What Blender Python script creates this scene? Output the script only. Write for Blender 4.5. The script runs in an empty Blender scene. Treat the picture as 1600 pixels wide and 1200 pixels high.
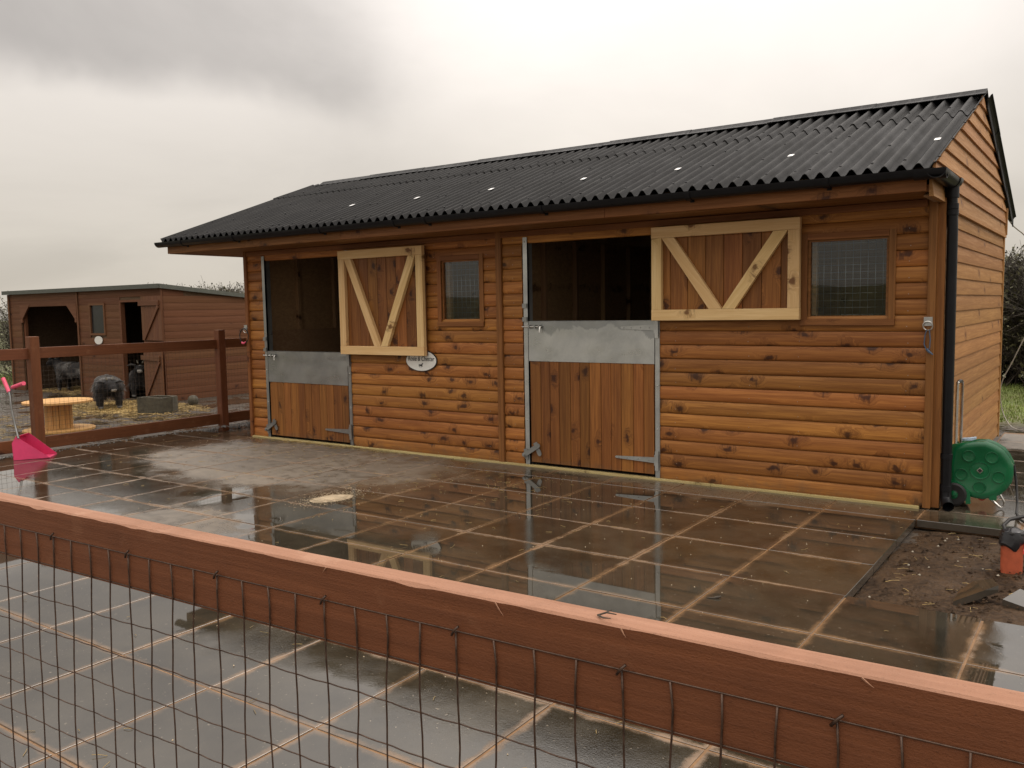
import bpy, bmesh, math, random
from mathutils import Vector, Matrix, noise
random.seed(11)
S = bpy.context.scene
COL = S.collection
R = math.radians

# ------------------------------------------------------------------ camera
cd = bpy.data.cameras.new('camera'); cam = bpy.data.objects.new('camera', cd); COL.objects.link(cam)
F = Vector((-0.56979, 0.81712, -0.08749)); Rt = Vector((0.82101, 0.57066, -0.01726)); Up = Vector((-0.03582, 0.08167, 0.99602))
CAM = Vector((8.2083, -6.5042, 1.4362))
cam.matrix_world = Matrix(((Rt.x, Up.x, -F.x, CAM.x), (Rt.y, Up.y, -F.y, CAM.y), (Rt.z, Up.z, -F.z, CAM.z), (0, 0, 0, 1)))
cd.sensor_width = 36; cd.lens = 1358.6 / 1600 * 36; cd.clip_start = 0.05; cd.clip_end = 2000
S.camera = cam

# ------------------------------------------------------------------ sky and light
SUN_EL, SUN_AZ = R(48), R(38)          # azimuth measured from +X towards +Y
w = bpy.data.worlds.new('World'); S.world = w; w.use_nodes = True
nt = w.node_tree; nt.nodes.clear(); N = nt.nodes.new; K = nt.links.new
def wm(op, a, b=None, c=None, clamp=False):
    n = N('ShaderNodeMath'); n.operation = op; n.use_clamp = clamp
    for i, v in enumerate((a, b, c)):
        if v is None: continue
        if isinstance(v, (int, float)): n.inputs[i].default_value = v
        else: K(v, n.inputs[i])
    return n.outputs[0]
def wmix(f, a, b):
    n = N('ShaderNodeMix'); n.data_type = 'RGBA'
    if isinstance(f, (int, float)): n.inputs[0].default_value = f
    else: K(f, n.inputs[0])
    for i, v in ((6, a), (7, b)):
        if isinstance(v, tuple): n.inputs[i].default_value = (*v, 1)
        else: K(v, n.inputs[i])
    return n.outputs[2]
tc = N('ShaderNodeTexCoord'); DIR = tc.outputs['Generated']
sep = N('ShaderNodeSeparateXYZ'); K(DIR, sep.inputs[0])
zz = wm('MAXIMUM', sep.outputs[2], 0.0)
def wrange(v, a, b):
    n = N('ShaderNodeMapRange'); n.interpolation_type = 'SMOOTHSTEP'; K(v, n.inputs[0])
    n.inputs[1].default_value = a; n.inputs[2].default_value = b; return n.outputs[0]
def wlobe(d, a, b):
    n = N('ShaderNodeVectorMath'); n.operation = 'DOT_PRODUCT'; K(wdir, n.inputs[0]); n.inputs[1].default_value = Vector(d).normalized()
    return wrange(n.outputs['Value'], math.cos(R(a)), math.cos(R(b)))
wn = N('ShaderNodeTexNoise'); wn.inputs['Scale'].default_value = 3.2; wn.inputs['Detail'].default_value = 5; K(DIR, wn.inputs['Vector'])
sub = N('ShaderNodeVectorMath'); sub.operation = 'MULTIPLY_ADD'; K(wn.outputs['Color'], sub.inputs[0]); sub.inputs[1].default_value = (.26, .26, .20); K(DIR, sub.inputs[2])
sub2 = N('ShaderNodeVectorMath'); sub2.operation = 'SUBTRACT'; K(sub.outputs[0], sub2.inputs[0]); sub2.inputs[1].default_value = (.13, .13, .10)
nrm = N('ShaderNodeVectorMath'); nrm.operation = 'NORMALIZE'; K(sub2.outputs[0], nrm.inputs[0]); wdir = nrm.outputs[0]
# cloud layers seen from below: noise on the flattened direction
flat = N('ShaderNodeCombineXYZ'); zp = wm('ADD', zz, .22)
K(wm('DIVIDE', sep.outputs[0], zp), flat.inputs[0]); K(wm('DIVIDE', sep.outputs[1], zp), flat.inputs[1])
cn = N('ShaderNodeTexNoise'); cn.inputs['Scale'].default_value = .75; cn.inputs['Detail'].default_value = 7; cn.inputs['Roughness'].default_value = .55; cn.inputs['Distortion'].default_value = .5
K(flat.outputs[0], cn.inputs['Vector'])
cl = wrange(cn.outputs['Fac'], .32, .68)
lum = wm('ADD', wm('MULTIPLY_ADD', zz, .75, .605), wm('MULTIPLY', wm('MULTIPLY', zz, zz), 1.6))                       # brighter towards the zenith; squared term added for top light and darker eaves
lum = wm('MULTIPLY', lum, wm('MULTIPLY_ADD', cl, .15, .93))
# a heavier bank of cloud on the left side of the view, with a ragged lower edge, thinning out overhead
wsp = N('ShaderNodeSeparateXYZ'); K(wdir, wsp.inputs[0])
side = N('ShaderNodeVectorMath'); side.operation = 'DOT_PRODUCT'; K(wdir, side.inputs[0]); side.inputs[1].default_value = (.823, .568, 0)
bank = wm('MULTIPLY', wrange(wsp.outputs[2], .215, .275), wm('SUBTRACT', 1.0, wrange(side.outputs['Value'], -.36, -.02)))
bank = wm('MULTIPLY', bank, wm('SUBTRACT', 1.0, wrange(wsp.outputs[2], .34, .62)))
dark = wm('MULTIPLY', bank, wrange(wm('MULTIPLY', side.outputs['Value'], -1.0), -.1, .1))
dark = wm('MULTIPLY', dark, wm('MULTIPLY_ADD', cl, -.35, 1.0))
lum = wm('MULTIPLY', lum, wm('MULTIPLY_ADD', dark, -.56, 1.0))
lum = wm('ADD', lum, wm('MULTIPLY', wlobe((-.40, .87, .32), 22, 5), .22))
tint = wmix(wrange(sep.outputs[2], 0.0, .36), (1.0, .908, .785), (1.0, .93, .87))
tint = wmix(dark, tint, (1.0, .925, .86))
vm = N('ShaderNodeVectorMath'); vm.operation = 'SCALE'; K(tint, vm.inputs[0]); K(lum, vm.inputs['Scale'])
bgc = N('ShaderNodeBackground'); K(vm.outputs[0], bgc.inputs[0]); bgc.inputs[1].default_value = 1.0
sky = N('ShaderNodeTexSky'); sky.sky_type = 'NISHITA'; sky.sun_disc = False
sky.sun_elevation = SUN_EL; sky.sun_rotation = math.pi / 2 - SUN_AZ
bgs = N('ShaderNodeBackground'); K(sky.outputs[0], bgs.inputs[0]); bgs.inputs[1].default_value = 0.08
mx = N('ShaderNodeMixShader'); mx.inputs[0].default_value = .93; K(bgs.outputs[0], mx.inputs[1]); K(bgc.outputs[0], mx.inputs[2])
wo = N('ShaderNodeOutputWorld'); K(mx.outputs[0], wo.inputs[0])
ld = bpy.data.lights.new('sun', 'SUN'); sun = bpy.data.objects.new('sun', ld); COL.objects.link(sun)
ld.energy = 1.0; ld.angle = R(35); ld.color = (1, .93, .84)
sd = Vector((math.cos(SUN_AZ) * math.cos(SUN_EL), math.sin(SUN_AZ) * math.cos(SUN_EL), math.sin(SUN_EL)))
sun.rotation_euler = sd.to_track_quat('Z', 'Y').to_euler(); sun.location = (20, 15, 25)
S.view_settings.view_transform = 'Standard'; S.view_settings.look = 'None'
S.view_settings.exposure = 0; S.view_settings.gamma = 1; S.view_settings.use_curve_mapping = False

# ------------------------------------------------------------------ materials
class NT:
    def __init__(s, name):
        m = bpy.data.materials.new(name); m.use_nodes = True; s.m = m; s.t = m.node_tree; s.t.nodes.clear()
        s.p = s.n('ShaderNodeBsdfPrincipled'); o = s.n('ShaderNodeOutputMaterial'); s.l(s.p.outputs[0], o.inputs[0])
        s.oc = s.n('ShaderNodeTexCoord').outputs['Object']; s.pos = s.n('ShaderNodeNewGeometry').outputs['Position']
        s.rnd = s.n('ShaderNodeObjectInfo').outputs['Random']
    def n(s, t): return s.t.nodes.new(t)
    def l(s, a, b): s.t.links.new(a, b)
    def put(s, v, sock):
        if isinstance(v, bpy.types.NodeSocket): s.l(v, sock)
        elif isinstance(v, tuple) and len(v) == 3 and sock.type == 'RGBA': sock.default_value = (*v, 1)
        else: sock.default_value = v
    def math(s, op, a, b=None, c=None, clamp=False):
        n = s.n('ShaderNodeMath'); n.operation = op; n.use_clamp = clamp
        for i, v in enumerate((a, b, c)):
            if v is not None: s.put(v, n.inputs[i])
        return n.outputs[0]
    def vec(s, op, a, b=None, c=None):
        n = s.n('ShaderNodeVectorMath'); n.operation = op
        for i, v in enumerate((a, b, c)):
            if v is not None: s.put(v, n.inputs[i])
        return n.outputs[0] if op not in ('LENGTH', 'DISTANCE', 'DOT_PRODUCT') else n.outputs['Value']
    def noise(s, v, scale, detail=4, rough=.5, dist=0, col=False):
        n = s.n('ShaderNodeTexNoise'); s.put(v, n.inputs['Vector']); n.inputs['Scale'].default_value = scale
        n.inputs['Detail'].default_value = detail; n.inputs['Roughness'].default_value = rough; n.inputs['Distortion'].default_value = dist
        return n.outputs['Color' if col else 'Fac']
    def rng(s, v, a, b, c=0., d=1.):
        n = s.n('ShaderNodeMapRange'); n.interpolation_type = 'SMOOTHSTEP'; s.put(v, n.inputs[0])
        for i, x in enumerate((a, b, c, d)): n.inputs[i + 1].default_value = x
        return n.outputs[0]
    def mix(s, f, a, b, mode='MIX'):
        n = s.n('ShaderNodeMix'); n.data_type = 'RGBA'; n.blend_type = mode
        s.put(f, n.inputs[0]); s.put(a, n.inputs[6]); s.put(b, n.inputs[7]); return n.outputs[2]
    def bump(s, h, strength=.3, dist=.01):
        n = s.n('ShaderNodeBump'); s.put(h, n.inputs['Height']); n.inputs['Strength'].default_value = strength; n.inputs['Distance'].default_value = dist
        s.l(n.outputs[0], s.p.inputs['Normal']); return n
    def set(s, **k):
        for a, v in k.items(): s.put(v, s.p.inputs[a.replace('_', ' ')])
        return s.m

def wood(name, light, darkc, knot=None, knots=.5, rough=.5, vary=.35, wear=None, grain=1.0, spec=.3, sawn=0.):
    """Timber whose grain runs along the piece's own local X; every piece is cut from another place of the log."""
    t = NT(name)
    off = t.n('ShaderNodeCombineXYZ'); 
    t.l(t.math('MULTIPLY', t.rnd, 91.), off.inputs[0]); t.l(t.math('MULTIPLY', t.rnd, 37.3), off.inputs[1]); t.l(t.math('MULTIPLY', t.rnd, 63.7), off.inputs[2])
    p = t.vec('ADD', t.oc, off.outputs[0])
    # knots: scattered cells, only some of them carry one
    vo = t.n('ShaderNodeTexVoronoi'); vo.voronoi_dimensions = '2D'; vo.inputs['Scale'].default_value = 6.2; vo.inputs['Randomness'].default_value = .9
    sp = t.n('ShaderNodeSeparateXYZ'); t.l(p, sp.inputs[0]); cb = t.n('ShaderNodeCombineXYZ')
    t.l(t.math('MULTIPLY', sp.outputs[0], .62), cb.inputs[0]); t.l(sp.outputs[2], cb.inputs[1])
    wob = t.noise(p, 9., 3, .6, 0, True)
    cbw = t.vec('MULTIPLY_ADD', wob, (.085, .11, 0.), cb.outputs[0])
    t.l(cbw, vo.inputs['Vector'])
    has = t.math('GREATER_THAN', t.n('ShaderNodeSeparateColor').outputs[0], .5)
    sc = [x for x in t.t.nodes if x.bl_idname == 'ShaderNodeSeparateColor'][-1]; t.l(vo.outputs['Color'], sc.inputs[0])
    hn = t.math('LESS_THAN', sc.outputs[0], knots); 
    core = t.math('MULTIPLY', t.rng(vo.outputs['Distance'], .06, .17, 1., 0.), hn)
    halo = t.math('MULTIPLY', t.rng(vo.outputs['Distance'], .08, .46, 1., 0.), hn)
    # grain streaks, bending round the knots
    st = t.vec('MULTIPLY', p, (.9 * grain, 14., 24.))
    bend = t.n('ShaderNodeCombineXYZ'); t.l(t.math('MULTIPLY', halo, 2.2), bend.inputs[2])
    st = t.vec('ADD', st, bend.outputs[0])
    g1 = t.noise(st, 1.6, 5, .6, .6); g2 = t.noise(st, 6.5, 3, .6, .2)
    g = t.math('MULTIPLY_ADD', g2, .35, t.math('MULTIPLY', g1, .8))
    col = t.mix(t.rng(g, .36, .74), light, darkc)
    big = t.noise(t.vec('MULTIPLY', p, (.8, 2., 3.)), 1.3, 3, .5)
    col = t.mix(t.rng(big, .3, .7, 0., .4), col, darkc)
    kc = knot or tuple(c * .3 for c in darkc)
    col = t.mix(t.math('MULTIPLY', t.math('MULTIPLY', halo, t.rng(g2, .4, .6, .3, 1.)), .75), col, tuple((a * 2 + b) / 3 for a, b in zip(darkc, kc)))
    sm = t.noise(t.vec('MULTIPLY', p, (34., 3., 7.)), 1., 3, .55, .8)
    sm = t.math('MULTIPLY', t.rng(sm, .52, .66), t.rng(halo, .18, .7))
    col = t.mix(t.math('MULTIPLY', sm, .62), col, kc)
    col = t.mix(t.math('MULTIPLY', core, .92), col, kc)
    hs = t.n('ShaderNodeHueSaturation'); t.l(col, hs.inputs['Color'])
    t.l(t.math('MULTIPLY_ADD', t.rnd, vary, 1 - vary * .55), hs.inputs['Value'])
    t.l(t.math('MULTIPLY_ADD', t.math('FRACT', t.math('MULTIPLY', t.rnd, 7.31)), .010, .496), hs.inputs['Hue'])
    col = hs.outputs[0]
    if name in ('stained_cladding', 'stained_door_planks', 'stained_side_cladding'):
        wp_ = t.n('ShaderNodeSeparateXYZ'); t.l(t.pos, wp_.inputs[0]); mdn = t.noise(t.pos, 7., 6, .7)
        md = t.rng(t.math('MULTIPLY_ADD', mdn, .34, wp_.outputs[2]), .13, .27, .5, 0.); col = t.mix(md, col, (.12, .08, .045))
    if wear:
        wn_ = t.rng(t.noise(p, 7., 6, .7), .56, .68, 0., .5); col = t.mix(wn_, col, wear)
    hgt = t.math('SUBTRACT', g, t.math('MULTIPLY', core, .4))
    if sawn:
        fz = t.noise(t.vec('MULTIPLY', p, (1., 2., 2.)), 210., 3, .75); ln = t.noise(t.vec('MULTIPLY', p, (150., 8., 8.)), 1., 3, .6)
        hgt = t.math('MULTIPLY_ADD', fz, .5, t.math('MULTIPLY_ADD', ln, .35, hgt))
        blot = t.noise(p, 4.5, 6, .7); col = t.mix(t.rng(blot, .46, .74, 0., sawn * .6), col, tuple(c * .45 for c in darkc)); col = t.mix(t.rng(fz, .58, .72, 0., sawn), col, tuple(c * .5 for c in darkc))
    t.bump(hgt, .25 + .2 * (sawn > 0), .004)
    t.set(Base_Color=col, Roughness=t.rng(g, .2, .8, rough - .1, rough + .15), Specular_IOR_Level=spec)
    return t.m
M = {}
M['clad'] = wood('stained_cladding', (.47, .192, .043), (.235, .082, .017), (.050, .015, .004), .50, .46, .42)
M['side'] = wood('stained_side_cladding', (.45, .225, .078), (.30, .138, .044), (.12, .045, .016), .10, .55, .18)
M['plank'] = wood('stained_door_planks', (.33, .130, .031), (.175, .062, .014), (.045, .014, .006), .42, .45, .5)
M['trim'] = wood('stained_trim', (.29, .115, .031), (.17, .062, .016), (.05, .015, .006), .18, .5, .2)
M['raw'] = wood('raw_pine', (.78, .55, .28), (.63, .40, .17), (.16, .07, .025), .22, .55, .12)
M['sole'] = wood('treated_sole_timber', (.60, .49, .23), (.42, .33, .14), (.1, .06, .02), .2, .6, .15)
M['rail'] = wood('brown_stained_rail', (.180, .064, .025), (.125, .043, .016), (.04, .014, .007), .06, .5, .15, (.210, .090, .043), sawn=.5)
M['railtop'] = wood('sky_sheen_rail_top', (.36, .185, .112), (.27, .132, .076), (.12, .05, .025), .05, .55, .12, (.42, .24, .155), sawn=.6)  # paler copy of the rail timber, sky sheen put into its colour
M['shed'] = wood('shed_cladding', (.165, .068, .030), (.118, .047, .020), (.04, .015, .008), .06, .6, .14)
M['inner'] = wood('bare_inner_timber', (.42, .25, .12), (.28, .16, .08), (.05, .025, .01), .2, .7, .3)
M['shadeinner'] = wood('shaded_inner_timber', (.16, .10, .06), (.09, .055, .03), (.04, .02, .01), .2, .7, .3)  # darker copy of the inner timber, the shed's inside shade in its colour
M['spool'] = wood('pale_spool_timber', (.66, .40, .15), (.48, .26, .09), (.15, .07, .03), .15, .5, .2)

def simple(name, col, rough=.5, metal=0., bump=0., bs=40., var=.15, spec=.5, coat=0.):
    t = NT(name); n = t.noise(t.oc, bs, 4, .6); n2 = t.noise(t.oc, bs * .17, 3, .5)
    c2 = tuple(min(1, c * (1 + var)) for c in col); c1 = tuple(c * (1 - var) for c in col)
    t.set(Base_Color=t.mix(t.rng(t.math('MULTIPLY_ADD', n, .5, t.math('MULTIPLY', n2, .5)), .3, .7), c1, c2), Metallic=metal, Roughness=t.rng(n2, .3, .7, rough * .8, min(1, rough * 1.2)), Specular_IOR_Level=spec, Coat_Weight=coat)
    if bump: t.bump(n, bump, .004)
    return t.m
M['black'] = simple('black_plastic', (.007, .007, .008), .38, var=.3, bs=15, spec=.22)
M['verge'] = simple('black_verge', (.010, .010, .011), .6, spec=.2)
M['dimglass'] = simple('dull_dark_pane', (.02, .02, .02), .22, spec=.3, bs=8)  # opaque dark pane with a dim reflection
M['dark_rubber'] = simple('dark_rubber', (.016, .015, .014), .6, bump=.1)
M['green'] = simple('green_plastic', (.004, .115, .040), .26, var=.2, bs=9, coat=.3, bump=.03)
M['pink'] = simple('pink_plastic', (.55, .028, .11), .45, var=.12, bs=14)
M['grip'] = simple('pink_grip', (.75, .09, .17), .5, bs=30)
M['chrome'] = simple('bright_steel', (.62, .60, .56), .22, 1., var=.1)
M['steel'] = simple('dull_steel', (.35, .35, .34), .4, 1., var=.2)
M['wire'] = simple('weathered_wire', (.085, .052, .036), .4, .55, var=.55, bs=90)
M['farwire'] = simple('far_wire', (.10, .075, .055), .5, .3)
M['white'] = simple('white_enamel', (.70, .69, .64), .35, var=.05)
M['lettering'] = simple('black_print', (.015, .015, .015), .5)
M['terracotta'] = simple('terracotta_pipe', (.40, .085, .035), .5, bump=.1, bs=25, var=.25)
M['red'] = simple('red_wrapping', (.65, .05, .035), .35, bs=30)
M['bag'] = simple('black_film', (.02, .02, .022), .2, bump=.8, bs=18)
M['felt'] = simple('roofing_felt', (.085, .09, .075), .75, bump=.5, bs=60, var=.3)
M['straw'] = simple('straw', (.34, .235, .085), .6, var=.55, bs=6)
M['rope'] = simple('blue_twine', (.06, .09, .14), .7)
M['stone'] = simple('mossy_stone', (.065, .056, .036), .7, bump=.8, bs=14, var=.5)
M['bark'] = simple('hedge_bark', (.060, .047, .034), .8, var=.5, bs=4)
M['leaf'] = simple('withered_leaf', (.075, .07, .028), .7, var=.6, bs=2)
M['grass'] = simple('grass_blades', (.19, .24, .055), .6, var=.6, bs=1.2)
M['sawdust'] = simple('pale_sawdust', (.42, .33, .215), .8, bump=1., bs=60, var=.2)
M['label'] = simple('white_label', (.85, .85, .83), .4)
M['cable'] = simple('grey_cable', (.30, .27, .22), .4)
M['gravel'] = simple('wet_gravel', (.06, .052, .043), .4, bump=.5, var=.6, bs=9)
M['pebble'] = simple('pale_pebble', (.32, .28, .21), .4, var=.4, bs=3)
M['cardboard'] = simple('blue_white_packet', (.35, .45, .55), .4, var=.6, bs=60)
M['concrete'] = simple('inner_floor', (.14, .12, .09), .7, bump=.3)

def galv(name, base=.42, smear=0.):
    t = NT(name); n = t.noise(t.oc, 2.6, 6, .62, .5); f2 = t.noise(t.oc, 45., 3, .6); s_ = t.noise(t.vec('MULTIPLY', t.oc, (1., 1., 3.)), 3., 3, .5)
    f = t.math('MULTIPLY_ADD', f2, .12, t.math('MULTIPLY', n, .88))
    col = t.mix(t.rng(f, .3, .7), (base * .78, base * .80, base * .78), (base * 1.15, base * 1.16, base * 1.10))
    if smear:
        sp = t.n('ShaderNodeSeparateXYZ'); t.l(t.pos, sp.inputs[0])
        e = t.math('MULTIPLY_ADD', t.math('SUBTRACT', n, .5), .42, sp.outputs[2]); col = t.mix(t.rng(e, smear - .012, smear + .012, 0., .55), col, (base * .38, base * .40, base * .40))
    t.set(Base_Color=col, Metallic=.8, Roughness=t.rng(s_, .3, .7, .26, .44), Specular_IOR_Level=.5)
    t.bump(f2, .06, .002); return t.m
M['galv'] = galv('galvanised_steel', .50)
M['galvtop'] = galv('handled_galvanised_steel', .50, 1.235)
M['galvdark'] = galv('weathered_galvanised_steel', .33)

def roofmat():
    t = NT('wet_bitumen_sheet'); n = t.noise(t.oc, 90., 3, .7); b = t.noise(t.pos, 2.3, 5, .6); st = t.noise(t.vec('MULTIPLY', t.pos, (30., 1.5, 1.5)), 1., 4, .6)
    col = t.mix(t.rng(n, .35, .75), (.004, .004, .0045), (.012, .0115, .011)); col = t.mix(t.rng(b, .45, .7, 0., .5), col, (.015, .0145, .014))
    # painted highlights: a paler line along the top of each wave
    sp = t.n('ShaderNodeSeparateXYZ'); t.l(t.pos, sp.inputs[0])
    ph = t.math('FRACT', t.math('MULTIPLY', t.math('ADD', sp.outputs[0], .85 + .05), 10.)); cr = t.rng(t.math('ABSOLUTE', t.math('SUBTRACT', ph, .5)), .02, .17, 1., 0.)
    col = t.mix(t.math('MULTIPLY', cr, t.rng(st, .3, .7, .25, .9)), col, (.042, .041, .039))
    t.set(Base_Color=col, Roughness=t.rng(b, .3, .7, .34, .5), Specular_IOR_Level=.07); t.bump(n, .5, .003); return t.m
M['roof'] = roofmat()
t = NT('window_glass'); t.set(Base_Color=(.9, .95, .93), Roughness=.02, Transmission_Weight=1., IOR=1.45); M['glass'] = t.m

def wetmasks(t):
    """dry / puddle masks over the yard, from real places on the ground"""
    P = t.vec('MULTIPLY', t.pos, (1., 1., 0.))
    wob = t.vec('MULTIPLY_ADD', t.noise(P, 1.6, 5, .62, 0, True), (1.5, 1.5, 0.), P); wob = t.vec('SUBTRACT', wob, (.75, .75, 0.))
    fine = t.noise(P, 9., 6, .68)
    def blob(cx, cy, rx, ry, a=.6, b=1.15):
        d = t.vec('LENGTH', t.vec('MULTIPLY', t.vec('SUBTRACT', wob, (cx, cy, 0.)), (1 / rx, 1 / ry, 0.)))
        return t.rng(d, a, b, 1., 0.)
    dry = t.math('MAXIMUM', blob(1.7, -.95, 2.1, 1.25), t.math('MULTIPLY', blob(5.2, -.0, 2.6, .50), .7))
    dry = t.math('MAXIMUM', dry, blob(8.1, 4.1, 1.2, 1.5))
    dry = t.math('MAXIMUM', dry, t.math('MULTIPLY', blob(2.9, -3.0, .8, .42), .8))
    dry = t.math('MULTIPLY', dry, t.rng(fine, .3, .55, .74, 1.))
    pn = t.noise(P, .62, 4, .55, .3)
    pud = t.rng(t.math('MULTIPLY_ADD', fine, .06, pn), .50, .57)
    for q in ((8.1, -2.75, .42, .55), (2.5, -3.3, .6, .25), (3.4, -2.9, .75, .42), (5.0, -2.7, .7, .35), (8.1, 1.2, .8, .8), (-.4, -2.9, .8, .6), (4.6, -5.2, 1.6, .7)):
        pud = t.math('MAXIMUM', pud, blob(*q, .7, 1.02))
    pud = t.math('MULTIPLY', pud, t.math('SUBTRACT', 1., dry, clamp=True))
    return P, dry, pud, fine

def slabmat():
    t = NT('wet_concrete_slab'); P, dry, pud, fine = wetmasks(t)
    mid = t.noise(P, 2.7, 6, .65)
    wetc = t.mix(t.rng(mid, .3, .7), (.019, .0155, .0095), (.046, .038, .025))
    mud = t.mix(t.rng(fine, .3, .7), (.125, .099, .069), (.165, .130, .091))
    col = t.mix(dry, wetc, mud)
    spk = t.noise(P, 55., 2, .6); col = t.mix(t.rng(spk, .66, .74, 0., .5), col, (.28, .23, .17))
    hs = t.n('ShaderNodeHueSaturation'); t.l(col, hs.inputs['Color']); t.l(t.math('MULTIPLY_ADD', t.rnd, .4, .8), hs.inputs['Value']); col = hs.outputs[0]
    # sand bled from the joints over the slab's rim
    sp = t.n('ShaderNodeSeparateXYZ'); t.l(t.oc, sp.inputs[0])
    e = t.math('MAXIMUM', t.math('ABSOLUTE', sp.outputs[0]), t.math('ABSOLUTE', sp.outputs[1]))
    e = t.math('MULTIPLY_ADD', t.math('SUBTRACT', fine, .5), .075, e)
    sand = t.math('MULTIPLY', t.rng(e, .262, .292), t.rng(mid, .36, .6, .25, .9))
    gn = t.n('ShaderNodeNewGeometry'); gs = t.n('ShaderNodeSeparateXYZ'); t.l(gn.outputs['Normal'], gs.inputs[0])
    ws = t.n('ShaderNodeSeparateXYZ'); t.l(t.pos, ws.inputs[0])
    inx = t.math('MULTIPLY', t.math('GREATER_THAN', ws.outputs[0], 7.164 - .07), t.math('LESS_THAN', ws.outputs[0], 9.5)); iny = t.math('MULTIPLY', t.math('GREATER_THAN', ws.outputs[1], -2.23), t.math('LESS_THAN', ws.outputs[1], -.32))
    sand = t.math('MULTIPLY', sand, t.math('SUBTRACT', 1., t.math('MULTIPLY', inx, iny), clamp=True))
    sand = t.math('MULTIPLY', sand, t.math('GREATER_THAN', gs.outputs[2], .5))
    col = t.mix(sand, col, (.21, .125, .062)); col = t.mix(t.math('LESS_THAN', gs.outputs[2], .5), col, (.06, .05, .038))
    r = t.math('MAXIMUM', t.math('MULTIPLY', dry, .62), t.rng(mid, .35, .7, .025, .13))
    r = t.math('ADD', r, t.math('MULTIPLY', sand, .4))
    rp = t.math('MULTIPLY_ADD', pud, -1., 1., clamp=True)
    r = t.math('MULTIPLY_ADD', t.math('MULTIPLY', r, rp), .95, .018)
    h = t.math('MULTIPLY', t.math('MULTIPLY_ADD', t.noise(P, 130., 3, .7), .5, t.math('MULTIPLY', fine, .8)), t.math('MULTIPLY_ADD', rp, .9, .02))
    t.set(Base_Color=t.mix(t.math('MULTIPLY', pud, .25), col, (.05, .043, .034)), Roughness=r, Specular_IOR_Level=.92, IOR=1.6)
    t.bump(h, .08, .006); return t.m
M['slab'] = slabmat()
def jointmat():
    t = NT('sandy_joint'); P, dry, pud, fine = wetmasks(t)
    t.set(Base_Color=t.mix(t.rng(fine, .3, .7), (.15, .082, .038), (.26, .150, .075)), Roughness=t.math('MULTIPLY_ADD', pud, -.45, .7), Specular_IOR_Level=.3)
    t.bump(t.noise(P, 160., 3, .7), .5, .004); return t.m
M['joint'] = jointmat()
def groundmat():
    t = NT('muddy_yard_and_grass'); P = t.vec('MULTIPLY', t.pos, (1., 1., 0.)); n = t.noise(P, 1.1, 7, .65); f = t.noise(P, 14., 5, .65)
    mud = t.mix(t.rng(f, .3, .7), (.026, .018, .011), (.070, .050, .032))
    sp = t.n('ShaderNodeSeparateXYZ'); t.l(t.pos, sp.inputs[0])
    # the muddy pen lies between the stable, the shed and the fence; grass beyond
    pen = t.math('MULTIPLY', t.rng(sp.outputs[1], 5.0, 6.0, 1., 0.), t.rng(sp.outputs[0], -12.3, -11.2, 0., 1.))
    g = t.mix(t.rng(n, .35, .65), (.10, .13, .033), (.12, .10, .045))
    k = pen
    wet = t.rng(n, .46, .54)
    t.set(Base_Color=t.mix(k, g, mud), Roughness=t.mix(t.math('MULTIPLY', wet, k), (.7, .7, .7), (.06, .06, .06)), Specular_IOR_Level=.5)
    t.bump(t.math('MULTIPLY', f, t.math('SUBTRACT', 1.1, wet)), .5, .03); return t.m
M['ground'] = groundmat()
def soilmat():
    t = NT('damp_bare_soil'); n = t.noise(t.pos, 3., 7, .7); f = t.noise(t.pos, 30., 5, .7)
    col = t.mix(t.rng(t.math('MULTIPLY_ADD', f, .5, t.math('MULTIPLY', n, .5)), .35, .65), (.018, .010, .005), (.075, .043, .021))
    t.set(Base_Color=col, Roughness=t.rng(n, .4, .6, .75, .45), Specular_IOR_Level=.15); t.bump(f, .8, .02); return t.m
M['soil'] = soilmat()
def coatmat():
    t = NT('goat_coat'); a = t.n('ShaderNodeVertexColor'); a.layer_name = 'coat'; n = t.noise(t.vec('MULTIPLY', t.oc, (1., 1., .4)), 60., 4, .7)
    t.set(Base_Color=t.mix(t.rng(n, .3, .7, 0., .6), a.outputs[0], (.01, .009, .008)), Roughness=.8, Specular_IOR_Level=.25); t.bump(n, .6, .01); return t.m
M['coat'] = coatmat()

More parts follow.
